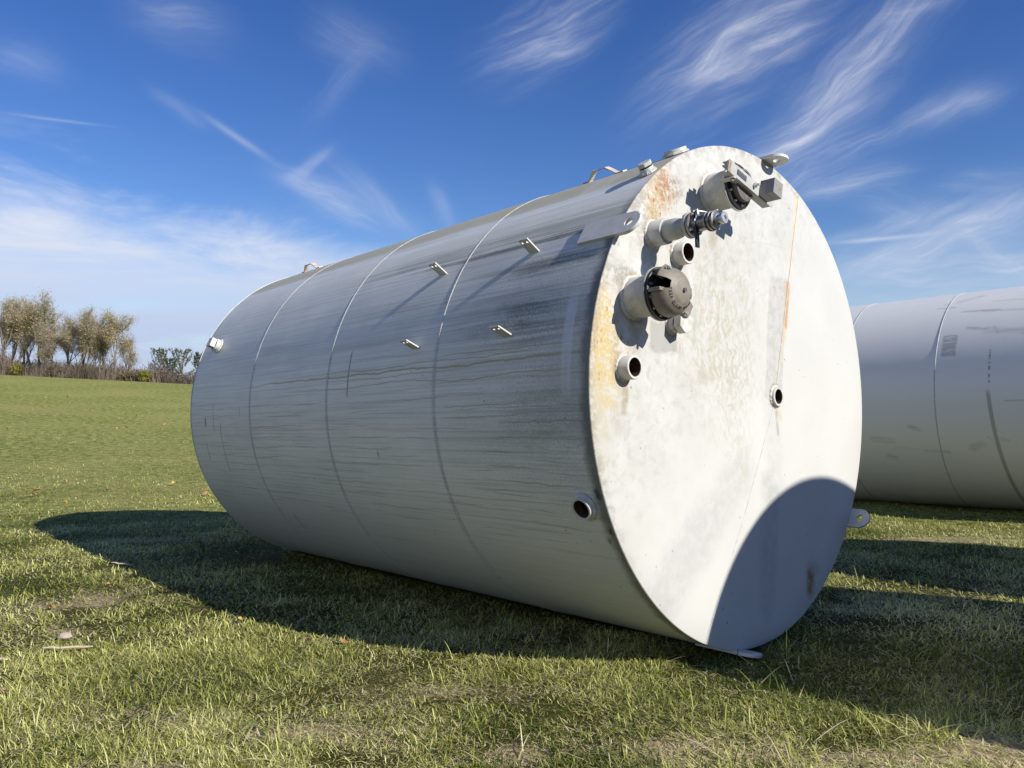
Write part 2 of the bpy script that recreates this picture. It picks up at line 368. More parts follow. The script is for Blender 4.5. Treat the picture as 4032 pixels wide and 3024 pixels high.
def mat_shell_weathered():
    m, N, b = new_mat('weathered_white_tank_paint', 0.42, 0.5)
    x, y, z, th = shell_coords(N); s = N.mul(th, R * math.pi / 180)
    v_str = N.xyz(N.mul(y, 0.42), N.mul(s, 25.0), 0.0)
    str1 = N.noise(v_str, 1.6, 6, 0.62, 0.15)
    str2 = N.noise(N.xyz(N.mul(y, 0.5), N.mul(s, 46.0), 4.0), 1.5, 4, 0.6)
    blot = N.noise(N.xyz(N.mul(y, 1.0), N.mul(s, 1.8), 9.0), 1.7, 5, 0.65)
    grain = N.noise(N.xyz(y, s, 2.0), 70, 3, 0.7)
    v_cir = N.noise(N.xyz(N.mul(y, 9.0), N.mul(s, 0.7), 6.0), 1.0, 4, 0.6)
    col = N.mix(N.ss(blot, 0.35, 0.7), (0.70, 0.71, 0.64), (0.79, 0.79, 0.72))
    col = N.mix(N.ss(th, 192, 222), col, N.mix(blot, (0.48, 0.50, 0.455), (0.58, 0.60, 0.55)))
    # olive-grey weather film on the upper quarter, dark algae along the flow of rain below it
    up = N.ss(th, 138, 122)
    col = N.mix(N.mul(up, N.add(0.62, N.mul(str1, 0.5))), col, (0.43, 0.395, 0.255))
    mid = N.band(th, 139, 171, 8)
    col = N.mix(N.mul(mid, N.mul(N.ss(str1, 0.34, 0.74), N.add(0.30, N.mul(N.ss(y, 3.2, 0.2), 0.36)))), col, (0.25, 0.255, 0.21))
    col = N.mix(N.mul(N.band(th, 118, 200, 12), N.mul(N.ss(str2, 0.42, 0.80), 0.32)), col, (0.27, 0.275, 0.235))
    low = N.band(th, 172, 262, 8)
    col = N.mix(N.mul(low, N.mul(N.ss(str2, 0.50, 0.76), 0.42)), col, (0.33, 0.33, 0.29))
    col = N.mix(N.mul(low, N.mul(N.ss(str1, 0.45, 0.7), 0.25)), col, (0.37, 0.38, 0.35))
    front = N.mul(N.mul(N.ss(y, 1.7, 0.1), N.band(th, 146, 200, 14)), N.ss(N.add(N.mul(blot, .7), N.mul(grain, .3)), .36, .62))
    col = N.mix(N.mul(front, .55), col, (0.235, 0.24, 0.21))
    brn = N.mul(N.band(N.add(th, N.mul(N.sub(blot, .5), 5.0)), 137, 144, 2.5), N.ss(y, 3.6, .8))
    col = N.mix(N.mul(N.mul(brn, N.ss(str1, .36, .58)), .6), col, (0.25, 0.235, 0.165))
    # pale washed bands
    wob = N.mul(N.sub(N.noise(N.xyz(N.mul(y, 0.8), 0.0, 5.0), 1.0, 3), 0.5), 5.0)
    thw = N.add(th, wob)
    col = N.mix(N.mul(N.band(thw, 127.0, 132.5, 2.0), N.mul(N.ss(str1, 0.68, 0.40), 0.95)), col, (0.74, 0.76, 0.77))
    col = N.mix(N.mul(N.mul(N.band(thw, 144, 148, 1.6), N.ss(y, 1.3, 0.4)), 0.55), col, (0.60, 0.62, 0.64))
    # algae patches near the end
    warp = N.mul(N.sub(N.noise(N.xyz(N.mul(y, 2.0), N.mul(s, 6.0), 0.0), 2.4, 5, 0.7), 0.5), 2.2)
    for cy, ct, ry, rt, st in ((.50, 161.5, .22, 2.6, .8), (.42, 150.5, .30, 2.2, .75), (.95, 143.2, .6, .7, .8), (.45, 166, .28, 3, .5), (.75, 164.5, .25, 1.5, .4), (.30, 143, .25, .9, .6), (1.9, 140, .6, 1.5, .35), (.35, 183, .3, 5, .3)):
        col = N.mix(N.mul(N.mul(N.spot(y, th, cy, ct, ry, rt, 0, 0.7, warp), N.add(.25, N.mul(N.ss(N.add(N.mul(str1, .6), N.mul(grain, .4)), .40, .56), .75))), st), col, (0.145, 0.15, 0.12))
    # ochre runs that wander along the shell
    for i, (t0, wd, y0, y1, st) in enumerate(((171.4, .20, -.1, 4.1, .85), (174.4, .12, -.1, 3.4, .65), (169.2, .14, -.1, 1.6, .6), (170.2, .12, .3, 2.9, .7), (172.4, .10, .9, 2.6, .6), (174.9, .16, -.1, 1.0, .5), (167.6, .07, .8, 4.0, .45), (173.2, .06, 1.4, 4.4, .5), (175.6, .06, .6, 3.8, .45), (169.9, .05, 1.8, 4.6, .45))):
        wv = N.noise(N.xyz(N.mul(y, 1.5), i * 3.1, 0.0), 1.0, 4, 0.6)
        d = N.m('ABSOLUTE', N.sub(th, N.add(t0, N.mul(N.sub(wv, 0.5), 3.4))))
        wdn = N.mul(N.add(0.2, N.noise(N.xyz(N.mul(y, 6.0), i * 7.7, 1.0), 1.0, 2)), 1.3)
        g = N.mul(N.ss(N.m('DIVIDE', d, N.mul(wdn, wd)), 1.9, 0.7), N.mul(N.ss(y, y0, y0 + .3), N.ss(y, y1, y1 - .8)))
        col = N.mix(N.mul(g, st), col, (0.36, 0.295, 0.135))
    # fine dark rain lines lower down, each broken along its length
    for q_, (pitch, amp, ph) in enumerate(((2.3, 2.6, 0.0), (3.1, 3.4, 7.0))):
        wv = N.noise(N.xyz(N.mul(y, 1.7), N.mul(th, .03), 40.0 + ph), 1.0, 4, 0.6)
        tl = N.m('DIVIDE', N.add(th, N.mul(N.sub(wv, 0.5), amp)), pitch)
        fr = N.m('ABSOLUTE', N.sub(N.m('FRACT', tl), 0.5)); row = N.m('FLOOR', tl)
        br = N.ss(N.noise(N.xyz(N.mul(y, 1.3), N.mul(row, 3.7), 5.0 + ph), 1.0, 3), 0.46, 0.60)
        col = N.mix(N.mul(N.mul(N.ss(fr, 0.075, 0.015), br), N.mul(N.band(th, 176, 212, 3), 0.5)), col, (0.20, 0.20, 0.175))
    # painted-over strips and rub marks running round the shell
    for y0, y1, t0, t1, st in ((.125, .195, 160, 179, .85), (2.86, 2.93, 138, 166, .22), (2.24, 2.27, 165, 178, .4), (4.05, 4.12, 130, 170, .2), (4.55, 4.62, 128, 168, .28), (4.72, 4.78, 176, 196, .25), (4.40, 4.44, 168, 182, .25), (1.95, 2.0, 128, 150, .16), (.36, .60, 118, 130, .3)):
        col = N.mix(N.mul(N.mul(N.band(y, y0, y1, .012), N.band(th, t0, t1, 2.5)), N.mul(N.ss(v_cir, 0.25, 0.6), st)), col, (0.62, 0.64, 0.66))
    for y0, w0, t0, t1, st in ((2.262, .008, 165, 177, .75), (4.48, .006, 183, 200, .7), (4.05, .005, 178, 181, .5), (4.63, .007, 176, 186, .5), (1.93, .01, 191, 192.6, .6), (4.82, .018, 181, 184, .7), (4.86, .01, 190, 196, .4), (3.62, .012, 214, 222, .4)):
        col = N.mix(N.mul(N.mul(N.band(N.add(y, N.mul(th, -0.0)), y0 - w0, y0 + w0, .006), N.band(th, t0, t1, .8)), st), col, (0.10, 0.10, 0.10))
    # scuff curve, grime beside the girth welds and along the near rim
    for cy in (1.258, 2.551, 3.85):
        col = N.mix(N.mul(N.mul(N.band(y, cy - .016, cy + .016, .012), N.ss(th, 158, 170)), N.mul(N.ss(str2, .3, .6), .7)), col, (0.19, 0.19, 0.18))
        col = N.mix(N.mul(N.mul(N.band(y, cy + .03, cy + .12, .05), N.ss(blot, .4, .65)), .25), col, (0.64, 0.655, 0.67))
    rimw = N.add(y, N.mul(N.sub(N.noise(N.xyz(N.mul(y, 3.0), N.mul(s, 3.0), 0.0), 2.0, 5, .7), .5), .12))
    col = N.mix(N.mul(N.ss(rimw, .085, .02), N.mul(N.ss(th, 128, 150), .85)), col, (0.105, 0.105, 0.09))
    vd, vc = N.voro(N.xyz(N.mul(y, 16.0), N.mul(s, 16.0), 0.0), 1.0)
    col = N.mix(N.mul(N.mul(N.ss(vd, .42, .30), N.band(y, .015, .06, .015)), N.band(th, 196, 216, 3)), col, (0.05, 0.05, 0.045))
    col = N.mix(N.mul(N.ss(grain, .45, .75), .16), col, (0.22, 0.22, 0.20))
    vd2, vc2 = N.voro(N.xyz(N.mul(y, 7.0), N.mul(s, 7.0), 3.0), 1.0)
    col = N.mix(N.mul(N.ss(vd2, .05, .03), .7), col, (0.11, 0.10, 0.09))
    # overspray halo by the far plug
    col = N.mix(N.mul(N.spot(y, th, 4.70, 154.4, .12, 2.6, 0, .8), .7), col, (0.72, 0.72, 0.70))
    N.put(b.inputs['Base Color'], col)
    N.put(b.inputs['Roughness'], N.add(0.33, N.mul(str1, 0.28)))
    plates = N.noise(N.xyz(N.mul(y, 0.8), N.mul(s, 0.5), 1.0), 1.3, 2)
    bump(N, b, N.add(N.add(N.mul(grain, 0.10), N.mul(str2, .06)), N.mul(plates, 6.0)), 0.006, 0.35)
    return m

def mat_face():
    D8 = lambda c_: tuple(v_ * .8 for v_ in c_)
    m, N, b = new_mat('white_tank_end_paint', 0.55, 0.35)
    x, y, z = N.sep(ocoord(N)); v = N.xyz(x, z, 0.0)
    n_f = N.noise(v, 14, 6, 0.7, 0.4); n_m = N.noise(v, 3.2, 5, 0.65, 0.3); n_b = N.noise(v, 1.3, 4, 0.6)
    n_s = N.noise(N.xyz(N.mul(x, 16.0), N.mul(z, 9.0), 0.0), 1.0, 6, 0.75, 1.6)
    n_g = N.noise(v, 55, 4, 0.7)
    warp = N.mul(N.sub(N.noise(v, 5.0, 5, 0.7), 0.5), 1.3)
    col = N.mix(N.ss(n_b, .3, .7), (0.532, 0.525, 0.495), (0.57, 0.563, 0.533))
    # grey-tan weathering over the upper left half
    ul = N.ss(N.sub(N.mul(z, 0.85), N.mul(x, 0.75)), -0.15, 0.95)
    col = N.mix(N.mul(ul, N.mul(N.ss(n_m, .30, .70), .5)), col, (0.39, 0.38, 0.34))
    col = N.mix(N.mul(ul, N.mul(N.ss(n_f, .46, .70), .42)), col, (0.30, 0.285, 0.245))
    # olive mottling in the middle
    for cx, cz, rx, rz, st in ((-.33, .24, .28, .42, .75), (-.25, .62, .35, .28, .45), (-.15, .10, .28, .16, .45), (-.6, .5, .3, .35, .4), (-.2, -.36, .14, .16, .35), (-.62, .22, .22, .12, .35)):
        col = N.mix(N.mul(N.mul(N.spot(x, z, cx, cz, rx, rz, 0, .8, warp), N.mul(N.ss(n_s, .45, .60), .62)), st), col, (0.36, 0.315, 0.205))
    # yellow stain by the left edge, rust bloom under the rim
    for cx, cz, rx, rz, st, c in ((-1.43, .33, .11, .27, .75, (0.64, 0.47, 0.15)), (-1.40, .12, .13, .22, .62, (0.64, 0.49, 0.20)), (-1.46, -.10, .08, .22, .4, (0.60, 0.52, 0.33)),
                                (-1.30, .22, .05, .12, .5, (0.42, 0.30, 0.18)), (-1.27, .62, .14, .06, .55, (0.30, 0.27, 0.22)),
                                (-1.08, .99, .06, .15, .55, (0.34, 0.31, 0.26)), (-.90, 1.14, .11, .14, .6, (0.58, 0.38, 0.13)), (-.86, 1.17, .06, .12, .65, (0.40, 0.19, 0.07)), (-.97, 1.0, .05, .10, .75, (0.46, 0.33, 0.13)), (-.75, 1.17, .07, .05, .5, (0.25, 0.17, 0.13))):
        col = N.mix(N.mul(N.mul(N.spot(x, z, cx, cz, rx, rz, 0, .7, warp), N.mul(N.ss(n_f, .36, .52), N.add(.35, N.ss(n_g, .42, .54)))), st), col, D8(c))
    # grey primer patches
    pw = N.mul(N.sub(N.noise(v, 9.0, 3, .6), .5), .9)
    patch = N.mul(N.band(N.add(x, N.add(N.mul(z, -0.16), N.mul(pw, .05))), .12, .335, .01), N.band(N.add(z, N.mul(pw, .07)), -.02, .76, .012))
    col = N.mix(N.mul(patch, .62), col, N.mix(N.ss(n_f, .38, .6), (0.46, 0.455, 0.435), (0.36, 0.35, 0.325)))
    patch2 = N.mul(N.band(N.add(x, N.mul(pw, .06)), -1.03, -.79, .01), N.band(N.add(z, N.mul(pw, .08)), .24, .40, .012))
    col = N.mix(N.mul(patch2, .75), col, (0.33, 0.325, 0.31))
    # grey smears, and a band of shade painted down the lower right
    for x0, z0, x1, z1, wd, st, c in ((-1.27, .07, -1.33, -.14, .045, .35, (0.46, 0.45, 0.42)), (-1.44, -.1, -1.30, -.12, .05, .3, (0.5, 0.49, 0.46)),
                                   (-.22, -.48, -.98, -1.02, .13, .6, (0.53, 0.525, 0.51)), (-.55, -.72, -1.0, -1.06, .15, .55, (0.56, 0.555, 0.54)),
                                   (.20, -.1, .20, -.60, .10, .45, (0.55, 0.545, 0.53)), (.13, -.55, .03, -1.30, .085, .6, (0.47, 0.47, 0.46)), (.22, -.6, .13, -1.25, .03, .3, (0.45, 0.45, 0.44)), (-.3, 1.25, -.25, 1.45, .05, .4, (0.5, 0.49, 0.46)), (-.42, 1.06, -.40, .9, .06, .4, (0.5, 0.48, .44))):
        g = N.cap(x, z, x0, z0, x1, z1, wd, .6, warp)
        col = N.mix(N.mul(N.mul(g, N.add(.35, N.mul(N.ss(n_f, .34, .64), .65))), st), col, D8(c))
    # rust that has run from the seam
    sx = lambda x_: None
    for x0, z0, x1, z1, wd, st, c in ((.66, 1.40, .50, .80, .012, .55, (0.62, 0.43, 0.20)), (.665, 1.36, .61, 1.1, .022, .35, (0.66, 0.5, 0.28)), (.475, .73, .42, .45, .018, .9, (0.45, 0.20, 0.05)), (.47, .72, .385, .36, .030, .35, (0.52, 0.36, 0.18)), (.40, .40, .28, .09, .012, .5, (0.6, 0.44, 0.22)), (.615, -1.20, .60, -1.28, .042, 1.0, (0.17, 0.07, 0.03)), (.61, -1.18, .595, -1.31, .055, .5, (0.30, 0.17, 0.08)), (.70, -1.15, .705, -1.2, .03, .35, (0.3, 0.28, 0.25)), (.25, -.10, .30, -.16, .02, .5, (0.5, 0.4, 0.25))):
        g = N.cap(x, z, x0, z0, x1, z1, wd, .8, N.mul(warp, .7))
        col = N.mix(N.mul(N.mul(g, N.ss(n_f, .25, .55)), st), col, c)
    fl_d, fl_c = N.voro(N.xyz(N.mul(x, 38.0), N.mul(z, 22.0), 0.0), 1.0)
    for cx, cz, rx, rz, st in ((-.88, 1.15, .12, .15, .9), (-1.40, .25, .12, .3, .55), (-1.27, .27, .06, .1, .8), (-.95, .98, .08, .12, .7)):
        col = N.mix(N.mul(N.mul(N.spot(x, z, cx, cz, rx, rz, 0, .6, warp), N.mul(N.ss(fl_d, .34, .22), N.ss(N.sep(fl_c)[0], .5, .6))), st), col, (0.33, 0.14, 0.04))
    for x0, z0, x1, z1, wd, st in ((-1.258, .09, -1.272, -.08, .018, .5), (-1.235, .10, -1.245, -.02, .010, .5), (-.752, .73, -.76, .55, .02, .35), (.248, -.08, .262, -.25, .016, .5), (-.83, .345, -.835, .24, .02, .4), (-.97, .80, -.99, .64, .03, .4), (-.39, 1.08, -.40, .90, .045, .4), (-1.16, .41, -1.17, .28, .05, .4), (.235, .05, .25, .0, .012, .5)):
        col = N.mix(N.mul(N.mul(N.cap(x, z, x0, z0, x1, z1, wd, .7, warp), N.ss(n_f, .36, .54)), st), col, (0.29, 0.235, 0.165))
    for cx, cz, r_ in ((-1.258, .148, .078), (.248, -.015, .082), (-1.153, .514, .128), (-.752, .788, .08), (-.97, .873, .088), (-.39, 1.189, .128), (-.831, .396, .066)):
        col = N.mix(N.mul(N.mul(N.spot(x, z, cx, cz, r_, r_, 0, .2, N.mul(warp, .35)), N.ss(n_f, .36, .50)), .75), col, (0.27, 0.19, 0.11))
    # pencil-thin scuff, rings and specks
    for x0, z0, x1, z1 in ((.02, .947, .03, .82), (.03, .955, .22, .965), (.22, .965, .45, .965)):
        col = N.mix(N.mul(N.cap(x, z, x0, z0, x1, z1, .006, .5), .3), col, (0.42, 0.41, 0.40))
    for cx, cz, r_ in ((-.334, -.225, .035), (-.156, -.447, .040)):
        dd = N.m('SQRT', N.add(N.m('POWER', N.sub(x, cx), 2.0), N.m('POWER', N.sub(z, cz), 2.0)))
        col = N.mix(N.mul(N.band(dd, r_ - .012, r_, .007), N.mul(N.ss(n_f, .3, .6), .5)), col, (0.50, 0.43, 0.31))
    for sc, r0, st, c in ((9.0, .075, .65, (0.24, 0.22, 0.20)), (17.0, .07, .5, (0.38, 0.33, 0.27)), (5.0, .05, .7, (0.2, 0.17, 0.15))):
        d, cc = N.voro(v, sc); on = N.ss(N.sep(cc)[0], .45, .55)
        col = N.mix(N.mul(N.mul(N.ss(d, r0, r0 * .5), on), st), col, c)
    # dirt at the rim of the plate
    rr = N.m('SQRT', N.add(N.mul(x, x), N.mul(z, z)))
    col = N.mix(N.mul(N.mul(N.ss(rr, 1.46, 1.522), ul), N.mul(N.ss(n_f, .38, .62), .7)), col, (0.28, 0.25, 0.20))
    col = N.mix(N.mul(N.ss(n_g, .52, .75), .15), col, (0.45, 0.43, 0.38))
    N.put(b.inputs['Base Color'], col)
    wv = N.noise(v, 1.0, 2)
    bump(N, b, N.add(N.mul(n_g, .12), N.mul(wv, 5.0)), 0.004, 0.3)
    return m

def mat_paint(name, base, dirt, amt=0.5, rough=0.5, rust=0.0, scale=14):
    m, N, b = new_mat(name, rough, 0.4)
    v = ocoord(N); n = N.noise(v, scale, 5, 0.65, .3); n2 = N.noise(v, scale * 3.1, 4, .65)
    col = N.mix(N.mul(N.ss(n, .36, .68), amt), base, dirt)
    if rust: col = N.mix(N.mul(N.ss(n2, .60, .70), rust), col, (0.22, 0.085, 0.03))
    N.put(b.inputs['Base Color'], col); bump(N, b, n2, .002, .35)
    return m
M_shell = mat_shell_weathered(); M_face = mat_face()
M_white = mat_paint('chalky_white_paint', (0.58, 0.57, 0.53), (0.37, 0.35, 0.29), .6, .5, .25)
M_grey = mat_paint('light_grey_paint', (0.45, 0.45, 0.43), (0.32, 0.31, 0.28), .5, .5, .35, 18)
M_lug = mat_paint('white_lug_paint', (0.60, 0.59, 0.55), (0.46, 0.44, 0.40), .5, .5, .15)
M_weld = mat_paint('painted_weld_bead', (0.56, 0.56, 0.54), (0.34, 0.33, 0.30), .6, .5, 0, 25)
M_rust = mat_paint('rusty_bore', (0.085, 0.035, 0.018), (0.03, 0.014, 0.010), .8, .85, .3, 30)
M_ruststeel = mat_paint('rusty_steel', (0.30, 0.15, 0.07), (0.42, 0.36, 0.28), .7, .8, .4, 30)
M_black = mat_paint('black_iron', (0.013, 0.013, 0.014), (0.035, 0.03, 0.026), .5, .42, 0, 40)
M_rubber = mat_paint('black_gasket', (0.011, 0.011, 0.013), (0.02, 0.02, 0.02), .5, .6, 0, 40)
M_bronze = mat_paint('dull_bronze_cast_cap', (0.235, 0.205, 0.165), (0.155, 0.135, 0.112), .6, .55, 0, 16)
M_zinc, N_, b_ = new_mat('zinc_plated_steel', .45, .5, .9)
N_.put(b_.inputs['Base Color'], N_.mix(N_.noise(ocoord(N_), 60, 3), (0.42, 0.41, 0.39), (0.68, 0.67, 0.65)))
M_valve, N_, b_ = new_mat('dark_steel_valve', .38, .5, .85)
N_.put(b_.inputs['Base Color'], N_.mix(N_.noise(ocoord(N_), 45, 4), (0.14, 0.135, 0.13), (0.36, 0.35, 0.33)))
M_block = mat_paint('grey_counterweight_paint', (0.255, 0.255, 0.25), (0.20, 0.20, 0.19), .5, .5, .1, 20)
M_plate = mat_paint('dark_name_plate', (0.055, 0.055, 0.06), (0.16, 0.155, 0.15), .7, .4, 0, 90)
M_seal = mat_paint('dark_grey_disc', (0.12, 0.105, 0.10), (0.20, 0.18, 0.17), .5, .5, 0, 30)

# ------------------------------------------------------------------ the tank in the middle
FN = lambda u, wv, r=R: Matrix(((1, 0, 0, u), (0, 0, -1, 0), (0, 1, 0, wv + r), (0, 0, 0, 1)))   # x across, y up, z out of the end plate
def SH(th, y, rr=R, lift=R):
    c, s = math.cos(rad(th)), math.sin(rad(th))                 # x round the shell, y along it, z outwards
    return Matrix(((s, 0, c, rr * c), (0, 1, 0, y), (-c, 0, s, rr * s + lift), (0, 0, 0, 1)))
UP = Matrix.Translation((0, 0, R))

def shell_mesh(r, L, n=224, thick=.008):
    mb = MB(); M = Matrix.Rotation(rad(-90), 4, 'X')             # lathe axis z -> +y
    ys = [0.004] + [L * i / 24 for i in range(1, 24)] + [L - .004]
    mb.lathe([(r - thick, .004)] + [(r, y) for y in ys] + [(r - thick, L - .004), (r - thick, .004)], n, M)
    return mb
def end_mesh(r, y0, sign, n=224):
    M = Matrix.Rotation(rad(-90), 4, 'X'); e = .006
    prof = [(0, y0 - sign * e)] + [(r * k / 10, y0 - sign * e) for k in range(1, 10)] + [(r - .005, y0 - sign * e), (r - .0015, y0 - sign * .0045), (r + .001, y0 - sign * .001), (r + .001, y0 + sign * .003), (0, y0 + sign * .0035)]
    return MB().lathe(prof, n, M)
def girth_weld(r, y, n=200, h=.004, wd=.008):
    M = Matrix.Rotation(rad(-90), 4, 'X'); rng = random.Random(int(y * 100)); mb = MB()
    mb.lathe([(r - .002, y - wd), (r + h * .7, y - wd * .5), (r + h, y), (r + h * .7, y + wd * .5), (r - .002, y + wd)], n, M)
    mb.v = [tuple(c * (1 + rng.uniform(-1, 1) * .0003) if i != 1 else c + rng.uniform(-1, 1) * .0012 for i, c in enumerate(p)) for p in mb.v]
    return mb
def weld_ring(r, h=.012): return MB().lathe([(r + h, .0005), (r + h * .75, h * .45), (r + .001, h)], 36)

tank = thing('storage_tank', 'weathered white steel storage tank lying on its side with vents on its round flat end', 'tank', tank_matrix(0, 0, 0, R), 'white steel tanks in the field')
shell_o = shell_mesh(R, TL).build('shell', M_shell, tank, UP, 40)
face_o = end_mesh(R, 0, 1).build('end_plate', M_face, tank, UP, 30)
bpy.context.view_layer.update()
end_mesh(R + .004, TL, -1).build('end_plate', M_white, tank, UP, 30)
for yy in (1.258, 2.551, 3.850): girth_weld(R, yy).build('girth_weld', M_weld, tank, UP, 60)
# weld line across the end plate
def seam(pts, r=.0045):
    mb = MB(); P = []
    for (x0, z0), (x1, z1) in zip(pts, pts[1:]):
        n = 16
        for i in range(n): t = i / n; P.append((x0 + (x1 - x0) * t, -.0062, z0 + (z1 - z0) * t))
    P.append((pts[-1][0], -.0062, pts[-1][1])); rng = random.Random(3)
    return mb.tube(P, [r * rng.uniform(.7, 1.15) for _ in P], 8)
seam([(.675, 1.362), (.503, .811), (.269, .066)]).build('weld_seam', M_weld, tank, UP, 60)
seam([(.224, -.075), (-.192, -.746), (-.636, -1.375)], .004).build('weld_seam', M_weld, tank, UP, 60)

def pipe(r, L, wall=.008, weld=.012, t0=-.02):
    """open pipe stub: outer wall, lip, inner wall"""
    mb = MB().lathe([(r, t0), (r, L - .004), (r - .003, L), (r - wall + .001, L), (r - wall, L - .003)], 44)
    if weld:
        i0 = len(mb.v); mb.lathe([(r + weld, .004), (r + weld * .8, .006 + weld * .45), (r + weld * .3, .006 + weld * .85), (r - .001, .006 + weld)], 64); q_ = random.Random(int(r * 1e4))
        jit = [q_.uniform(.93, 1.07) for _ in range(64)]
        for i_ in range(i0, len(mb.v)):
            x_, y_, z_ = mb.v[i_]; f_ = 1 + (jit[(i_ - i0) % 64] - 1) * weld / r * 3; mb.v[i_] = (x_ * f_, y_ * f_, z_ * jit[(i_ * 7) % 64])
    return mb
def bore(r, L, depth): return MB().lathe([(r - .0005, L - .003), (r - .0005, -.02)], 36)
def cut_holes(obj, cutters):
    """cut round openings through a plate, so that the stubs open into the dark tank"""
    tmp = []
    for M, r in cutters:
        c = MB().lathe([(0, -.05), (r, -.05), (r, .05), (0, .05)], 40).build('tmp', M_rust, None, M, 0); tmp.append(c)
        md = obj.modifiers.new('cut', 'BOOLEAN'); md.operation = 'DIFFERENCE'; md.solver = 'EXACT'; md.object = c
    bpy.context.view_layer.update()
    me = bpy.data.meshes.new_from_object(obj.evaluated_get(bpy.context.evaluated_depsgraph_get())); me.name = obj.name
    obj.modifiers.clear(); obj.data = me
    for c in tmp: bpy.data.objects.remove(c)
def hexa(r, z0, z1, M=None, rot=0.2, n=6):
    return MB().prism([(r * math.cos(rot + 2 * math.pi * i / n), r * math.sin(rot + 2 * math.pi * i / n)) for i in range(n)], z0, z1, M)
def bolts(parent, name, r, z, n, size, mat, phase=0.1, h=.012):
    me = None
    for i in range(n):
        a = phase + 2 * math.pi * i / n; M = Matrix.Translation((r * math.cos(a), r * math.sin(a), z))
        if me is None:
            mb = hexa(size, 0, h); mb.lathe([(size * .62, h - .001), (size * .62, h + .007), (0, h + .0075)], 10)
            o = mb.build(name, mat, parent, M, 30); me = o.data
        else:
            o = bpy.data.objects.new(name, me); COL.objects.link(o); o.parent = parent; o.matrix_local = M

# open stubs on the end plate
for u, wv, r, L in ((-.752, .788, .064, .078), (-1.258, .148, .062, .078), (.248, -.015, .064, .030)):
    p = pipe(r, L, .014 if L > .05 else .017).build('open_pipe_stub', M_white, tank, FN(u, wv), 40)
    bore(r - (.014 if L > .05 else .017), L, .16).build('bore', M_rust, p, None, 40)
cut_holes(face_o, [(tank.matrix_world @ FN(u, wv), r) for u, wv, r in ((-.752, .788, .050), (-1.258, .148, .048), (.248, -.015, .047))])
cut_holes(shell_o, [(tank.matrix_world @ SH(-159.0, .142), .049), (tank.matrix_world @ SH(111.5, .115), .056)])
# capped coupling under the vent
p = pipe(.052, .045, .01).build('plugged_coupling', M_white, tank, FN(-.831, .396), 40)
mb = MB().lathe([(.044, .03), (.044, .056), (.03, .0565)], 30)
mb.build('thread', M_black, p)
hexa(.062, .056, .100, rot=.35).build('hex_plug', M_white, p, None, 20, .002)

# ---- pressure vent with the domed cap
vent = pipe(.107, .160, .01, .014).build('vent_nozzle', M_white, tank, FN(-1.153, .514), 40)
MB().lathe([(.10, .160), (.1375, .160), (.1385, .163), (.1385, .171), (.1375, .174), (.10, .174)], 56).build('flange', M_grey, vent)
MB().lathe([(.10, .1745), (.1355, .1745), (.1355, .181), (.10, .181)], 56).build('gasket', M_rubber, vent)
MB().lathe([(.09, .1815), (.1345, .1815), (.1345, .192), (.128, .1955), (.102, .1965), (.102, .212), (.05, .2125)], 56).build('seat_ring', M_black, vent)
bolts(vent, 'bolt', .1195, .1955, 12, .0095, M_valve, .2, .009)
cap = MB(); prof = [(.1215, .203), (.1225, .212), (.1225, .240), (.1175, .262), (.104, .283), (.087, .297), (.070, .3045), (.066, .3075), (.055, .3115), (.03, .3145), (0, .3155)]
low = prof[:6]; a_open0, a_open1 = rad(128), rad(176)
cap.lathe(low, 60, None, a_open1, a_open0 + 2 * math.pi); cap.lathe(prof[5:], 64)
cap.lathe([(r * .94, z - .004) for r, z in low[::-1]], 60, None, a_open1, a_open0 + 2 * math.pi)
capo = cap.build('vent_cap', M_bronze, vent, None, 35)
fl = MB()                                       # raised hood over the notch and the two hinge ears
for a in (rad(124), rad(178)):
    Mx = Matrix.Rotation(a, 4, 'Z'); fl.box((.098, -.009, .20), (.139, .009, .272), Mx)
fl.lathe([(.106, .258), (.140, .240), (.145, .252), (.115, .286), (.09, .300)], 12, None, rad(112), rad(150))
fl.build('hood', M_bronze, capo, None, 40, .002)
lip = MB(); Mx = Matrix.Rotation(rad(-38), 4, 'Z')
lip.prism([(.085, -.055), (.158, -.040), (.163, -.012), (.160, .045), (.085, .055)], .236, .262, Mx)
lip.build('pull_tab', M_bronze, capo, None, 40, .004)
hexa(.012, .313, .326).build('centre_nut', M_valve, capo)
bolts(capo, 'hinge_bolt', .127, .272, 2, .012, M_zinc, rad(120), .01)
def ring_text(txt, r, z, a_start, step, h, parent, mat, slope):
    cu = bpy.data.curves.new('tmp', 'FONT'); cu.size = h * 1.4; cu.extrude = .0012; cu.align_x = 'CENTER'
    ob = bpy.data.objects.new('tmp', cu); COL.objects.link(ob); mb = MB()
    for i, ch in enumerate(txt):
        if ch == ' ': continue
        cu.body = ch; bpy.context.view_layer.update()
        me = ob.evaluated_get(bpy.context.evaluated_depsgraph_get()).to_mesh()
        a = a_start + step * i
        M = Matrix.Rotation(a + rad(90), 4, 'Z') @ Matrix.Translation((0, -r, z)) @ Matrix.Rotation(slope, 4, 'X')
        b0 = mb.addv([M @ v_.co for v_ in me.vertices]); mb.f += [tuple(b0 + q for q in p_.vertices) for p_ in me.polygons]
        ob.to_mesh_clear()
    bpy.data.objects.remove(ob); bpy.data.curves.remove(cu)
    return mb.build('raised_lettering', mat, parent, None, 0)
M_letter = mat_paint('darker_cast_lettering', (0.10, 0.085, 0.07), (0.14, 0.12, 0.10), .5, .6)
ring_text('KEEP CLEAN', .0925, .2955, rad(176), rad(9.5), .0145, capo, M_letter, rad(33))
ring_text('TULSA OKLA', .0925, .2955, rad(-78), rad(9.5), .0145, capo, M_letter, rad(33))

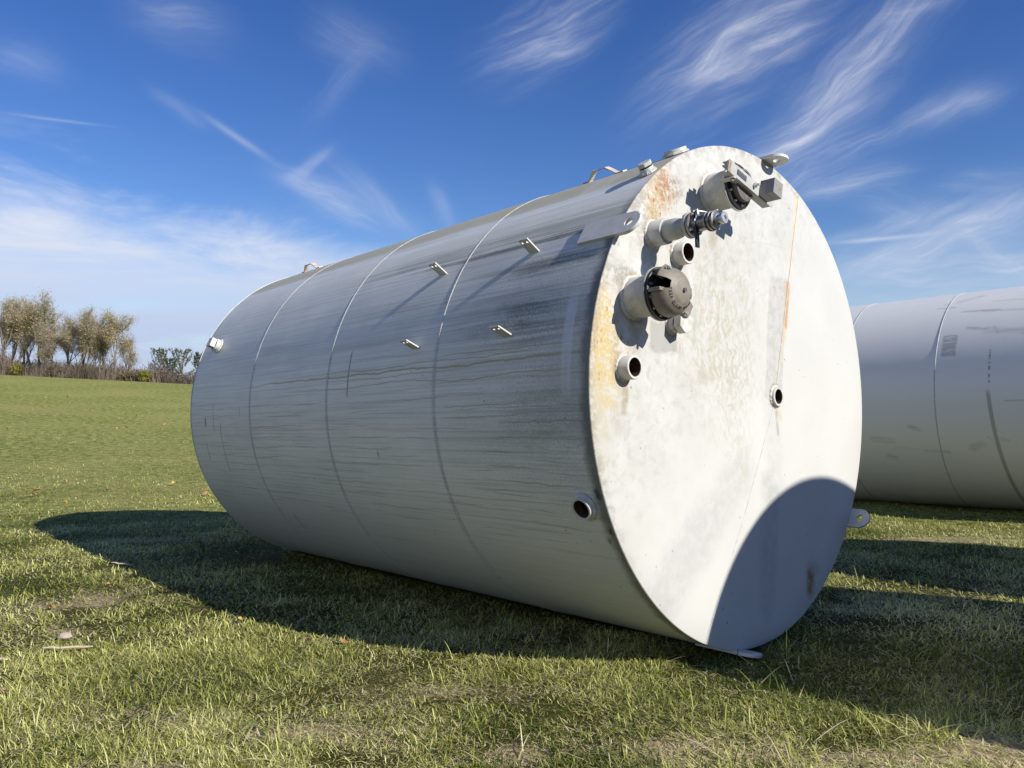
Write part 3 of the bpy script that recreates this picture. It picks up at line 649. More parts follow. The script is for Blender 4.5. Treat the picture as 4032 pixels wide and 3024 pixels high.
# ---- emergency vent with lever bar and counterweight
em = pipe(.110, .165, .01, .014).build('emergency_vent', M_white, tank, FN(-.39, 1.189), 40)
MB().lathe([(.09, .165), (.137, .165), (.1385, .168), (.1385, .175), (.137, .178), (.09, .178)], 56).build('flange', M_white, em)
MB().lathe([(.05, .1785), (.1285, .1785), (.1285, .190), (.098, .191), (.095, .200), (.05, .2005)], 56).build('seat_ring', M_black, em)
bolts(em, 'bolt', .113, .1905, 10, .0085, M_valve, .35, .008)
MB().lathe([(.094, .2006), (.096, .216), (.092, .228), (.078, .2305), (.0775, .2265), (0, .2275)], 48).build('pressure_disc', M_seal, em, None, 25)
BR = Matrix.Translation((-.185, .060, 0)) @ Matrix.Rotation(math.atan2(-.123, .415), 4, 'Z')   # bar runs down to the right
bar = MB()
bar.box((-.03, -.037, .253), (.43, .037, .258), BR)
bar.box((-.018, -.037, .206), (.43, -.032, .2528), BR); bar.box((-.018, .032, .206), (.43, .037, .2528), BR)
bar.box((-.0305, -.030, .240), (-.0255, .030, .2527), BR)
baro = bar.build('lever_bar', M_grey, em, None, 30, .0015)
mb = MB().prism([(.428, -.037), (.452, -.030), (.464, 0), (.452, .032), (.428, .037)], .2532, .2578, BR); mb.build('bar_end', M_grey, baro)
MB().box((.055, -.0155, .2585), (.150, .0155, .2610), BR).build('name_plate', M_plate, baro)
MB().box((-.026, -.034, .2583), (-.006, .034, .2588), BR).build('rust_patch', M_ruststeel, baro)
mb = hexa(.014, .2585, .272, BR @ Matrix.Translation((.235, .002, 0))); mb.lathe([(.007, .27), (.007, .292), (0, .2925)], 14, BR @ Matrix.Translation((.235, .002, 0)))
mb.build('adjusting_bolt', M_zinc, baro)
for yy_ in (-.048, .040):
    arms = MB().prism([(.178, .02), (.250, .02), (.262, .024), (.268, .036), (.262, .048), (.250, .052), (.178, .052)], yy_ - .0035, yy_ + .0035, BR @ Matrix(((0, 1, 0, 0), (0, 0, 1, 0), (1, 0, 0, 0), (0, 0, 0, 1))))
    arms.build('hinge_arm', M_white, em, None, 30, .001)
mb = hexa(.010, -.006, .012, BR @ Matrix.Translation((.036, -.0525, .245)) @ Matrix.Rotation(rad(90), 4, 'X')); mb.build('hinge_bolt', M_ruststeel, em)
for z0 in (.2592, .3045):
    o = MB().box((.295, -.030, z0), (.388, .062, z0 + .0445), BR).build('counterweight', M_block, em, None, 30, .0012)
    if z0 > .3:
        for bx, by, br_ in ((.324, .032, .0095), (.362, .020, .0105), (.345, -.004, .003)):
            MB().lathe([(br_, .0446 + z0), (br_, .0452 + z0), (br_ * .55, .0455 + z0), (0, .0450 + z0)], 16, BR @ Matrix.Translation((bx, by, 0))).build('rusty_bolt_hole', M_ruststeel, o)

# ---- fill pipe with ball valve
fv = pipe(.070, .098, .004, .013).build('fill_valve', M_white, tank, FN(-.97, .873), 40)
MB().lathe([(.069, .0975), (.058, .0985), (.056, .104), (.057, .112), (.057, .155), (.053, .178), (.040, .210), (.034, .222), (.034, .232)], 40).build('reducer', M_grey, fv)
MB().lathe([(.03, .2325), (.0665, .2325), (.0675, .235), (.0675, .246), (.0665, .249), (.03, .249)], 44).build('flange', M_grey, fv)
MB().lathe([(.02, .2495), (.060, .2495), (.060, .2545), (.02, .2545)], 36).build('gasket', M_ruststeel, fv)
body = MB().lathe([(.02, .2550), (.064, .2550), (.065, .258), (.065, .268), (.045, .270), (.047, .280), (.047, .300), (.043, .3025), (.041, .338), (.044, .340), (.044, .346), (.02, .3465)], 40).build('valve_body', M_valve, fv)
bolts(body, 'flange_bolt', .0535, .268, 4, .0105, M_zinc, .6, .012)
bolts(body, 'flange_nut', .0535, .222, 4, .010, M_ruststeel, .6, .010)
mb = MB(); Ms = Matrix.Rotation(rad(55), 4, 'Z')
mb.lathe([(.013, 0), (.013, .018), (.009, .019), (.009, .030), (0, .0305)], 18, Matrix.Translation((-.005, 0, .287)) @ Matrix.Rotation(rad(-90), 4, 'X') @ Matrix.Translation((0, 0, .044)))
mb.tube([(-.03, .05, .292), (0, .066, .292), (.04, .058, .320), (.05, .05, .345)], .004, 6)
mb.build('stem', M_zinc, body)
hd = MB(); pth = [(.0, .060, .287), (-.020, .052, .292), (-.030, .022, .296), (-.033, -.02, .300), (-.036, -.075, .304), (-.039, -.128, .306)]
for p0, p1, wd in zip(pth, pth[1:], (.011, .0115, .012, .0135, .0135)):
    d = Vector(p1) - Vector(p0); Lh = d.length; q = d.to_track_quat('Z', 'X').to_matrix().to_4x4()
    hd.box((-.006, -wd, -.002), (.006, wd, Lh + .002), Matrix.Translation(p0) @ q)
hd.build('lever_handle', M_black, body, None, 30, .002)
MB().lathe([(.02, .347), (.047, .347), (.049, .351), (.049, .356), (.042, .358), (.041, .366), (.049, .368), (.049, .378), (.042, .380), (.041, .388), (.047, .390), (.048, .398), (.038, .401), (.02, .4015)], 40).build('coupler', M_valve, fv)
for a in (rad(80), rad(-70)):
    mb = MB().box((.044, -.007, .352), (.053, .007, .402), Matrix.Rotation(a, 4, 'Z')); mb.build('cam_arm', M_zinc, fv, None, 30, .002)
MB().lathe([(.01, .402), (.030, .402), (.032, .405), (.028, .412), (.021, .416), (.020, .428), (.030, .430), (.031, .444), (.028, .4475), (.012, .448), (.011, .440), (0, .440)], 36).build('dust_plug', M_zinc, fv)

# ---- lifting lugs
def lug_outline(half, y0, y1):
    pts = [(-half, y1), (-half, y0 + half)]
    pts += [(half * math.cos(a), y0 + half + half * math.sin(a)) for a in np.linspace(math.pi, 2 * math.pi, 17)[1:-1]]
    pts += [(half, y0 + half), (half, y1)]
    return pts
for th in (144.9, 79.5, -36.0, -101.0):
    half = .073
    mb = MB().plate(lug_outline(half, -.142, .250), (0, -.072, .0245), .0, .019)
    mb.build('lifting_lug', M_lug, tank, SH(th, 0, R - .001), 30, .0015)

# ---- small plates with two bolt holes standing off the shell
for th, y, tilt in ((146.3, .602, 0), (146.3, 1.450, 0), (166.3, .619, 11), (166.3, 1.476, 11)):
    mb = MB(); Mx = Matrix(((0, 0, 1, 0), (1, 0, 0, 0), (0, 1, 0, 0), (0, 0, 0, 1)))   # plate x->along, y->outwards
    mb.plate([(-.038, -.004), (0, -.004), (0, .112), (-.038, .112)], (-.019, .086, .0085), -.004, .004, 20, Mx)
    mb.plate([(0, -.004), (.038, -.004), (.038, .112), (0, .112)], (.019, .086, .0085), -.004, .004, 20, Mx)
    mb.build('bracket_plate', M_lug, tank, SH(th, y) @ Matrix.Rotation(rad(tilt), 4, 'Y'), 30)

# ---- bent flat-bar handles on the crown
for th, y0, y1, h in ((110.5, .520, .850, .056), (110.5, 4.36, 4.71, .060)):
    L = y1 - y0; prof = [(0, .004), (.055, .004), (.13, h), (L - .10, h * 1.02), (L - .045, .004), (L, .004)]; mb = MB()
    for (a0, b0), (a1, b1) in zip(prof, prof[1:]):
        d = Vector((0, a1 - a0, b1 - b0)); q = Matrix.Translation((0, a0, b0)) @ Matrix.Rotation(math.atan2(d.z, d.y), 4, 'X')
        mb.box((-.022, -.003, -.004), (.022, d.length + .003, .004), q)
    mb.build('step_handle', mat_paint('worn_white_bar', (.62, .60, .56), (.36, .21, .11), .75, .6, .7, 22), tank, SH(th, y0), 30)
# ---- couplings on the shell
p = pipe(.068, .034, .012).build('shell_coupling', M_white, tank, SH(111.5, .115), 40); bore(.056, .034, .05).build('bore', M_rust, p)
p = pipe(.040, .034, .006).build('shell_plug', M_white, tank, SH(125.5, .075), 40)
mb = MB().lathe([(.036, .032), (.036, .042), (.03, .0425)], 24); mb.build('thread', M_black, p)
hexa(.043, .042, .064, rot=.5).build('hex_plug', M_white, p, None, 20, .004)
p = pipe(.060, .055, .006).build('shell_plug', M_lug, tank, SH(154.8, 4.81), 40)
hexa(.060, .057, .105, rot=.8, n=4).build('square_plug', M_lug, p, None, 20, .003)
p = pipe(.062, .036, .013).build('shell_coupling', M_white, tank, SH(-159.0, .142), 40); bore(.049, .036, .07).build('bore', M_rust, p)

# ------------------------------------------------------------------ the other tanks of the row
def mat_tank2():
    m, N, b = new_mat('smooth_white_tank_paint', 0.36, 0.5)
    x, y, z, th = shell_coords(N); s = N.mul(th, 1.741 * math.pi / 180)
    n = N.noise(N.xyz(N.mul(y, .5), N.mul(s, 2.0), 0.0), 1.6, 4); fine = N.noise(N.xyz(N.mul(y, 6.0), N.mul(s, 40.0), 0.0), 1.0, 4, .7)
    col = N.mix(n, (0.76, 0.755, 0.71), (0.82, 0.81, 0.765))
    strk = N.noise(N.xyz(N.mul(y, 1.2), N.mul(s, 22.0), 0.0), 1.0, 4, .6)
    warp = N.mul(N.sub(N.noise(N.xyz(N.mul(y, 9.0), N.mul(s, 30.0), 3.0), 1.0, 3), .5), 1.2)
    for y0, t0, y1, t1, wd, st in ((1.60, 119, 1.34, 115, 1.6, .6), (1.50, 129.8, 1.0, 131.0, .7, .75), (1.2, 131, .6, 133, .8, .6), (1.36, 142, 1.1, 144.5, 1.0, .6), (1.1, 144.5, .2, 149, 1.6, .6), (1.13, 122.6, .5, 124.5, .6, .5), (1.89, 124.3, 1.64, 125.0, .6, .7), (1.82, 121, 1.76, 120.5, .5, .6),
                                   (2.13, 192.3, 2.0, 194, 1.0, .75), (2.70, 199, 2.40, 200.0, 1.6, .5), (2.52, 208.6, 2.41, 210.4, 1.2, .6), (1.95, 204.6, 1.63, 206.0, .9, .6), (2.4, 203.8, 1.95, 205, .5, .35), (1.30, 203.2, 1.18, 201.5, 1.8, .55), (1.09, 198, 1.05, 199, .6, .5), (.92, 198.5, .84, 199.6, .8, .5), (.82, 180.8, .55, 180.8, .5, .6), (1.0, 143, .95, 147, .6, .5)):
        g = N.cap(N.mul(y, 32.9), th, y0 * 32.9, t0, y1 * 32.9, t1, wd, .7, warp)
        col = N.mix(N.mul(N.mul(g, N.mul(N.ss(strk, .25, .65), .7)), st), col, (0.33, 0.32, 0.295))
    blk = N.mul(N.band(N.add(y, N.mul(warp, .03)), 1.47, 1.67, .01), N.band(th, 146, 158, .5))
    col = N.mix(N.mul(N.mul(blk, N.ss(fine, .3, .55)), .6), col, (0.27, 0.265, 0.26))
    st_ = N.mul(N.band(N.add(y, N.mul(th, .00236)), 1.425, 1.475, .008), N.band(th, 176, 260, 2))
    col = N.mix(N.mul(st_, .7), col, (0.30, 0.285, 0.24))
    ds = N.mul(N.band(y, 1.005, 1.03, .006), N.band(th, 154, 173, 1)); col = N.mix(N.mul(N.mul(ds, N.ss(N.noise(N.xyz(0.0, N.mul(th, .5), 0.0), 1.0, 2), .45, .55)), .7), col, (0.12, 0.12, 0.11))
    col = N.mix(N.mul(N.ss(fine, .5, .8), .1), col, (0.4, 0.4, 0.38))
    N.put(b.inputs['Base Color'], col); bump(N, b, N.noise(N.xyz(y, s, 0.0), 1.0, 2), .02, .3)
    return m
M_t2 = mat_tank2()
def plain_tank(label, u, a, z, r, L, welds, shellmat, lugs):
    t = thing('storage_tank', label, 'tank', tank_matrix(u, a, z, r), 'white steel tanks in the field'); up = Matrix.Translation((0, 0, r))
    shell_mesh(r, L, 160).build('shell', shellmat, t, up, 40)
    end_mesh(r, 0, 1, 160).build('end_plate', M_white, t, up, 30); end_mesh(r, L, -1, 160).build('end_plate', M_white, t, up, 30)
    for y in welds: girth_weld(r, y, 160, .006, .012).build('girth_weld', M_weld, t, up, 60)
    for th in lugs:
        MB().plate(lug_outline(.073, -.142, .250), (0, -.072, .0245), 0, .019).build('lifting_lug', M_lug, t, SH(th, 0, r - .001, r), 30)
    return t
# second tank: object coords of the shell run from its own end, so keep the shell's origin at a = 0
t2 = thing('storage_tank', 'larger clean white tank with grey primer smudges, lying behind the tank with the vents', 'tank', tank_matrix(9.79415, 0, -.10502, 1.741), 'white steel tanks in the field')
up2 = Matrix.Translation((0, 0, 1.741)); mb = shell_mesh(1.741, 7.2, 200); mb.v = [(x, y - 1.06, z) for x, y, z in mb.v]; mb.build('shell', M_t2, t2, up2, 40)
end_mesh(1.741, -1.06, 1, 160).build('end_plate', M_white, t2, up2, 30); end_mesh(1.741, 6.14, -1, 160).build('end_plate', M_white, t2, up2, 30)
for y in (.33, 1.739, 3.14, 4.55): girth_weld(1.741, y, 180, .006, .011).build('girth_weld', M_weld, t2, up2, 60)
M_t3 = mat_paint('plain_white_tank_paint', (.64, .64, .63), (.5, .5, .48), .5, .45, 0, 2)
plain_tank('white tank just out of the picture whose round shadow falls on the tank end', 1.42, -3.84 - 5.2, .0, 1.48, 5.2, (1.3, 2.6, 3.9), M_t3, (60, 150))
plain_tank('white tank just out of the picture, outermost of the front row', 4.67, -3.5 - 5.2, .0, 1.50, 5.2, (1.3, 2.6, 3.9), M_t3, (60, 150))

# ------------------------------------------------------------------ grass
rng = np.random.default_rng(7)
def tank_clear(x, y):
    """height of free air between the ground and the tanks resting on it"""
    out = np.full(len(x), 9.0); P = np.stack([x, y, H0(x, y)], 1)
    for u, a0, a1, z, r in ((0, -.05, TL + .05, 0, R), (9.794, -1.1, 6.2, -.105, 1.741), (1.42, -9.1, -3.8, 0, 1.48), (4.72, -8.75, -3.45, 0, 1.5)):
        c = np.array(C0 + U_ * u + W_ * z); d = P - c
        al = d @ np.array(A_); du = d @ np.array(U_); dw = d @ np.array(W_)
        gap = np.where(np.abs(du) < r, -np.sqrt(np.maximum(r * r - du * du, 0)) - dw, 9.0)
        out = np.where((al > a0) & (al < a1), np.minimum(out, gap), out)
    return out
def blades(n, r0, r1, len0, len1, wid0, wid1, power=1.0, az=rad(37), centers=None, upright=0.22, pale=1.0):
    if centers is None:
        t = rng.random(n)
        r = r0 * (r1 / r0) ** (t ** power); a = rng.uniform(-az, az, n)
        x, y = r * np.sin(a), r * np.cos(a)
    else: x, y = centers
    n = len(x)
    d = dry(x, y); keep = rng.random(n) > np.clip((d - .35) * .5, 0, .25)
    clump = fbm(x, y, .35, 91, 3); keep &= rng.random(n) < np.clip(.35 + 1.5 * (clump - .25), .2, 1)
    clear = tank_clear(x, y); keep &= clear > .015
    x, y, d, clump, clear = x[keep], y[keep], d[keep], clump[keep], clear[keep]; n = len(x)
    z = H(x, y) - .004
    L = rng.uniform(len0, len1, n) * (.55 + .9 * clump) * (1 - .15 * d); L = np.minimum(L, clear * .95)
    wd = rng.uniform(wid0, wid1, n)
    ph = rng.uniform(0, 2 * np.pi, n); tilt = np.abs(rng.normal(0, 1, n)) * (1.15 - upright) + .18; tilt = np.clip(tilt, 0, 1.35); bend = rng.uniform(.1, 1.3, n)
    straw = rng.random(n) < np.clip(.33 + .70 * d, 0, .88)
    tilt = np.where(straw, np.clip(tilt + .7, 0, 1.52), tilt)
    sd = np.stack([-np.sin(ph), np.cos(ph), np.zeros(n)], 1); hd_ = np.stack([np.cos(ph), np.sin(ph), np.zeros(n)], 1)
    fr = (0, .38, .72, 1.0); ws = (1.0, .9, .55, .06)
    P = np.stack([x, y, z], 1); ang = tilt.copy(); last = 0; rows = []
    for f_, w_ in zip(fr, ws):
        dl = (f_ - last) * L
        P = P + hd_ * (np.sin(ang) * dl)[:, None]; P[:, 2] += np.cos(ang) * dl
        ang = np.minimum(ang + bend * .55, 2.0); last = f_
        rows.append((P - sd * (wd * w_ / 2)[:, None], P + sd * (wd * w_ / 2)[:, None]))
    V = np.stack([q for r_ in rows for q in r_], 1)                    # n,8,3
    V[:, :, 2] = np.maximum(V[:, :, 2], (z + .003)[:, None])
    base = np.arange(n)[:, None] * 8
    Fq = np.concatenate([base + np.array([[0, 1, 3, 2]]), base + np.array([[2, 3, 5, 4]]), base + np.array([[4, 5, 7, 6]])], 1).reshape(-1)
    g1 = np.array([.062, .095, .014]); g2 = np.array([.41, .425, .095]); g3 = np.array([.82, .79, .36]); s1 = np.array([.86, .75, .47]); s2 = np.array([.52, .41, .23])
    t = np.clip(rng.random(n) * .9 + (fbm(x, y, 1.4, 33, 4) - .5) * 1.9 + np.clip(y - 9, 0, 14) * .008, 0, 1)[:, None] * pale
    c = np.where(t < .5, g1 + (g2 - g1) * t * 2, g2 + (g3 - g2) * (t - .5) * 2)
    q = rng.random(n)[:, None]; c = np.where(straw[:, None], s2 + (s1 - s2) * q, c)
    c = c * rng.uniform(.75, 1.2, n)[:, None]
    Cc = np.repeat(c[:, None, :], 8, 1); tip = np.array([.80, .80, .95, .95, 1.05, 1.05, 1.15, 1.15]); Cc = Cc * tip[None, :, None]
    return V.reshape(-1, 3), Fq, Cc.reshape(-1, 3)
sets = [blades(560000, 2.2, 5.5, .024, .070, .0024, .0056, .9),
        blades(420000, 5.0, 12, .026, .072, .004, .0085, .85),
        blades(400000, 8.5, 40, .03, .07, .007, .016, .95, rad(36), None, .22, .78),
        blades(3500, 2.4, 8, .09, .16, .003, .006, .9, rad(36), None, .75)]
# a few taller tufts, most of them where the mower cannot reach
tc = [(1.22, 4.42, 110, .16), (1.45, 4.47, 50, .12), (1.79, 3.36, 60, .10), (2.34, 4.35, 60, .16), (1.25, 3.95, 40, .10), (-.25, 4.55, 60, .25), (.25, 4.6, 60, .3), (-1.6, 5.25, 60, .25), (-1.2, 5.1, 60, .3), (1.55, 4.55, 50, .25), (.95, 4.55, 60, .3), (4.0, 9.5, 60, .8), (3.2, 6.9, 80, .5), (2.0, 5.0, 80, .4), (1.0, 3.2, 60, .2), (-1.1, 3.2, 80, .2), (-2.2, 3.7, 80, .25), (.2, 3.3, 60, .2), (-2.3, 5.9, 60, .3), (5.4, 9.3, 80, .7)]
cx = np.concatenate([rng.normal(q[0], q[3], q[2]) for q in tc]); cy = np.concatenate([rng.normal(q[1], q[3] * .6, q[2]) for q in tc])
sets.append(blades(0, 0, 0, .10, .24, .004, .0075, 1, 0, (cx, cy), .85))
off = 0; VV = []; FF = []; CC = []
for V, Fq, Cc in sets: VV.append(V); FF.append(Fq + off); CC.append(Cc); off += len(V)
grm, N, b = new_mat('grass_blades', 0.55, 0.15)
a_ = N.node('ShaderNodeAttribute', attribute_name='Col').outputs['Color']; N.put(b.inputs['Base Color'], a_)
tr = N.node('ShaderNodeBsdfTranslucent'); N.put(tr.inputs['Color'], a_); mx = N.node('ShaderNodeMixShader'); mx.inputs[0].default_value = .22
N.l.new(b.outputs[0], mx.inputs[1]); N.l.new(tr.outputs[0], mx.inputs[2]); N.l.new(mx.outputs[0], N.n['Material Output'].inputs['Surface'])
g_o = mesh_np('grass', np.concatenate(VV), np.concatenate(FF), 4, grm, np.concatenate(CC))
tag(g_o, 'short green grass blades mixed with dry straw', None, None, 'stuff')

# ------------------------------------------------------------------ fallen leaves, sticks
lm = []
for nme, c0, c1 in (('tan_leaf', (.50, .30, .14), (.36, .19, .08)), ('orange_leaf', (.46, .25, .10), (.32, .16, .07)), ('yellow_leaf', (.52, .40, .10), (.40, .28, .08))):
    lm.append(mat_paint(nme, c0, c1, .8, .7, 0, 30))
def leaf_mesh(seed, mat, size):
    r_ = random.Random(seed); mb = MB(); n = 22; ring = []; inner = []
    for i in range(n):
        a = 2 * math.pi * i / n; lobe = .62 + .38 * abs(math.cos(a * 2.5)) ** .7
        r = size * .5 * lobe * (1.15 if abs(math.sin(a / 2)) < .3 else 1)
        ring.append((r * math.cos(a), r * math.sin(a) * .85, size * (.10 + .16 * math.sin(a * 2 + seed) + r_.uniform(-.04, .08))))
        inner.append((r * .5 * math.cos(a), r * .5 * math.sin(a) * .85, size * (.06 + .06 * math.sin(a * 2 + seed))))
    c = mb.addv([(0, 0, size * .02)]); i0 = mb.addv(inner); o0 = mb.addv(ring)
    for i in range(n):
        j = (i + 1) % n; mb.f += [(c, i0 + i, i0 + j), (i0 + i, o0 + i, o0 + j, i0 + j)]
    mb.tube([(-size * .3, 0, size * .05), (-size * .75, size * .05, size * .12)], size * .018, 5)
    me = mb.mesh('fallen_leaf'); me.materials.append(mat); me.shade_smooth(); return me
leafs = [leaf_mesh(i, lm[i % 3], 1.0) for i in range(6)]
LP = [(-27.47, 46.06), (-24.52, 43.38), (-21.53, 40.0), (-24.24, 39.46), (-23.87, 37.47), (-20.93, 34.82), (-27.27, 47.9), (-20.88, 43.15), (-17.74, 42.88), (-18.5, 36.78), (-19.21, 38.7), (-15.42, 34.71), (-14.78, 32.98), (-16.21, 32.14), (-16.16, 32.79), (-21.47, 36.9), (-22.0, 35.32), (-20.1, 31.14), (-18.28, 38.08),
      (-7.43, 12.97), (-8.99, 14.79), (-8.63, 14.12), (-9.52, 16.65), (-7.86, 15.23), (-5.77, 14.64), (-7.11, 16.46), (-3.34, 5.66), (-3.32, 6.44), (-1.84, 5.33), (-1.04, 4.82), (-2.55, 3.92)]
r_ = random.Random(5)
for i, (x, y) in enumerate(LP):
    far = y > 20; mid_ = 10 < y <= 20
    o = bpy.data.objects.new('fallen_leaf', leafs[(i * 5 + (0 if not far else 3)) % 6]); COL.objects.link(o)
    s_ = r_.uniform(.11, .165) if far else (r_.uniform(.10, .15) if mid_ else r_.uniform(.05, .075))
    o.scale = (s_, s_, s_); o.location = (x, y, float(H(x, y)) + (.07 if far else .05 if mid_ else .03))
    o.rotation_euler = (r_.uniform(-.5, .5), r_.uniform(-.5, .5), r_.uniform(0, 6.28))
    lab = ('dry leaf lying far out on the sunlit field left of the tank' if far else 'orange brown curled leaf on the grass just beyond the tank shadow' if mid_ else 'small curled brown leaf in the short foreground grass')
    tag(o, lab, 'leaf', 'dry leaves far out on the field' if far else 'curled leaves beyond the tank shadow' if mid_ else 'brown leaves in the foreground grass')
M_chip = mat_paint('bleached_wood', (.58, .47, .33), (.40, .31, .20), .6, .8, 0, 25)
for x, y, L, wd, rot, lab in ((-2.62, 4.61, .26, .030, .25, 'pale flat strip of wood lying in the foreground grass'), (-2.95, 4.42, .20, .026, -.1, 'shorter pale wood strip at the left edge of the foreground grass'), (-3.66, 7.33, .22, .028, -.2, 'grey stick lying inside the edge of the tank shadow')):
    mb = MB(); n = 6
    pts = [(-L / 2 + L * i / n, .006 * math.sin(i * 1.7), .028 + .006 * math.sin(i * 2.3)) for i in range(n + 1)]
    mb.tube(pts, [wd * .35] + [wd * .5] * (n - 1) + [wd * .3], 6); mb.v = [(x_, y_, .028 + (z_ - .028) * .45) for x_, y_, z_ in mb.v]
    o = mb.build('wood_strip', M_chip, None, None, 30); o.location = (x, y, float(H(x, y)) + .012); o.rotation_euler = (0, .05, rot); tag(o, lab, 'stick')
mb = MB(); r_ = random.Random(2)
mb.lathe([(0, 0), (.030, .004), (.042, .018), (.036, .034), (.018, .043), (0, .045)], 12); mb.v = [(x * r_.uniform(.85, 1.2), y * r_.uniform(.7, .9), z * r_.uniform(.9, 1.1)) for x, y, z in mb.v]
o = mb.build('stone', mat_paint('pale_stone', (.45, .38, .30), (.3, .25, .2), .6, .85, 0, 30), None, None, 50); o.location = (-2.80, 4.89, float(H(-2.8, 4.89)) + .01); tag(o, 'small pale rounded stone half sunk in the grass', 'stone')

# ------------------------------------------------------------------ trees beyond the field
bark, N, b = new_mat('tree_bark', .9, .1)
v = ocoord(N); N.put(b.inputs['Base Color'], N.mix(N.noise(v, 3, 5), (.12, .10, .08), (.30, .26, .21)))
def attr_mat(name, trans=.3):
    m, N, b = new_mat(name, .7, .15); a = N.node('ShaderNodeAttribute', attribute_name='Col').outputs['Color']; N.put(b.inputs['Base Color'], a)
    t = N.node('ShaderNodeBsdfTranslucent'); N.put(t.inputs['Color'], a); x = N.node('ShaderNodeMixShader'); x.inputs[0].default_value = trans
    N.l.new(b.outputs[0], x.inputs[1]); N.l.new(t.outputs[0], x.inputs[2]); N.l.new(x.outputs[0], N.n['Material Output'].inputs['Surface']); return m
leafm = attr_mat('autumn_leaves'); needlem = attr_mat('pine_needles', .12); brushm = attr_mat('bare_brush', .1)
def cards(P, size, cols, rg, flat=0.0, name='leaves', mat=None):
    n = len(P); a = rg.normal(0, 1, (n, 3)); a[:, 2] *= (1 - flat); a /= np.linalg.norm(a, axis=1)[:, None]
    c = np.cross(a, rg.normal(0, 1, (n, 3))); c /= np.linalg.norm(c, axis=1)[:, None]
    s = size * rg.uniform(.6, 1.3, n)[:, None]
    V = np.stack([P - a * s, P + c * s * .42, P + a * s, P - c * s * .42], 1).reshape(-1, 3)
    return mesh_np(name, V, np.arange(n * 4), 4, mat, np.repeat(cols, 4, 0))
def px_pos(px, y): return (px - 2016) / F * y
def locust(px, y, top_px, half, seed, lean=0.0, density=1.0, label=''):
    rg = random.Random(seed); ng = np.random.default_rng(seed)
    x = px_pos(px, y); z0 = float(H0(x, y)); top = 1.35 + (1512 - top_px) / F * y; h = (top - z0) * 1.05; hw = half / F * y
    t = thing('locust_tree', label, 'tree', Matrix.Translation((x, y, z0 - .05)), 'tall trees along the field edge')
    mb = MB(); tips = []
    def grow(p, d, L, r, depth):
        n = 4 if depth < 2 else 3; pts = [p]; q = p.copy(); dd = d.copy()
        for i in range(n):
            dd = (dd + Vector((rg.gauss(0, .13), rg.gauss(0, .13), rg.gauss(.03, .08)))).normalized()
            q = q + dd * (L / n); pts.append(q.copy())
        mb.tube(pts, [r * (1 - .55 * i / n) for i in range(n + 1)], 6 if depth < 2 else 3, False)
        if depth >= 3: tips.extend(pts[1:])
        if depth >= 5 or q.z > h * 1.0: tips.append(q); return
        kids = 3 if depth < 3 else 2 + (rg.random() < .5)
        for i in range(kids):
            f = rg.uniform(.3, 1.0) if i else 1.0
            j = min(int(f * n), n); bp = pts[j]
            spread = .38 if depth < 1 else .62
            nd = (dd + Vector((rg.gauss(0, spread) * (hw / h * 3.6), rg.gauss(0, spread), rg.uniform(.05, .65)))).normalized()
            if bp.z > h * .9: nd.z *= .5; nd.normalize()
            grow(bp, nd, L * rg.uniform(.55, .82), r * (.72 if i == 0 else .5), depth + 1)
    d0 = Vector((lean, 0, 1)).normalized(); grow(Vector((0, 0, 0)), d0, h * .30, .030 * h ** .9 * .75, 0)
    tp = np.array([tuple(q) for q in tips])
    # fit the crown to the height it has in the place
    zs = h / max(tp[:, 2].max(), 1e-3); mb.v = [(a, b_, c * zs) for a, b_, c in mb.v]; tp[:, 2] *= zs
    tr_ = mb.build('trunk', bark, t, None, 40)
    n = int(2500 * density); pick = ng.integers(0, len(tp), n); P = tp[pick] + ng.normal(0, .24, (n, 3))
    keep = ng.random(n) < np.clip((P[:, 2] / h - .2) / .42, .05, 1); P = P[keep]; n = len(P)
    u = (vn3(P, .9, seed) + ng.normal(0, .18, n))[:, None]
    c = np.where(u < .5, np.array([.31, .275, .09]), np.array([.58, .48, .18])); c = c * ng.uniform(.7, 1.35, (n, 1))
    br = ng.random(n) < .25; c[br] = np.array([.46, .38, .28]) * ng.uniform(.7, 1.3, (br.sum(), 1))
    a = ng.normal(0, 1, (n, 3)); a /= np.linalg.norm(a, axis=1)[:, None]; cc = np.cross(a, ng.normal(0, 1, (n, 3))); cc /= np.linalg.norm(cc, axis=1)[:, None]
    sz = .068 * ng.uniform(.6, 1.3, n)[:, None]
    V1 = np.stack([P - a * sz, P + cc * sz * .45, P + a * sz, P - cc * sz * .45], 1).reshape(-1, 3)
    k_ = 3; B = np.repeat(tp[ng.random(len(tp)) < np.clip((tp[:, 2] / h - .15) / .4, .12, 1)], k_, 0); m_ = len(B); dv = ng.normal(0, 1, (m_, 3)) * np.array([1, 1, .6]); dv[:, 2] += .35; dv /= np.linalg.norm(dv, axis=1)[:, None]
    E_ = B + dv * ng.uniform(.25, .85, m_)[:, None]; sd_ = np.cross(dv, ng.normal(0, 1, (m_, 3))); sd_ /= np.linalg.norm(sd_, axis=1)[:, None]; sd_ *= .006
    V2 = np.stack([B - sd_, B + sd_, E_ + sd_ * .4, E_ - sd_ * .4], 1).reshape(-1, 3)
    tc_ = np.array([.40, .345, .28]) * ng.uniform(.6, 1.3, (m_, 1))
    o = mesh_np('crown', np.concatenate([V1, V2]), np.arange((n + m_) * 4), 4, leafm, np.repeat(np.concatenate([c, tc_]), 4, 0)); o.parent = t; return t
def vn3(P, s, seed): return (vnoise(P[:, 0], P[:, 2], s, seed) + vnoise(P[:, 1] + 31, P[:, 2] + 7, s, seed + 3)) * .5
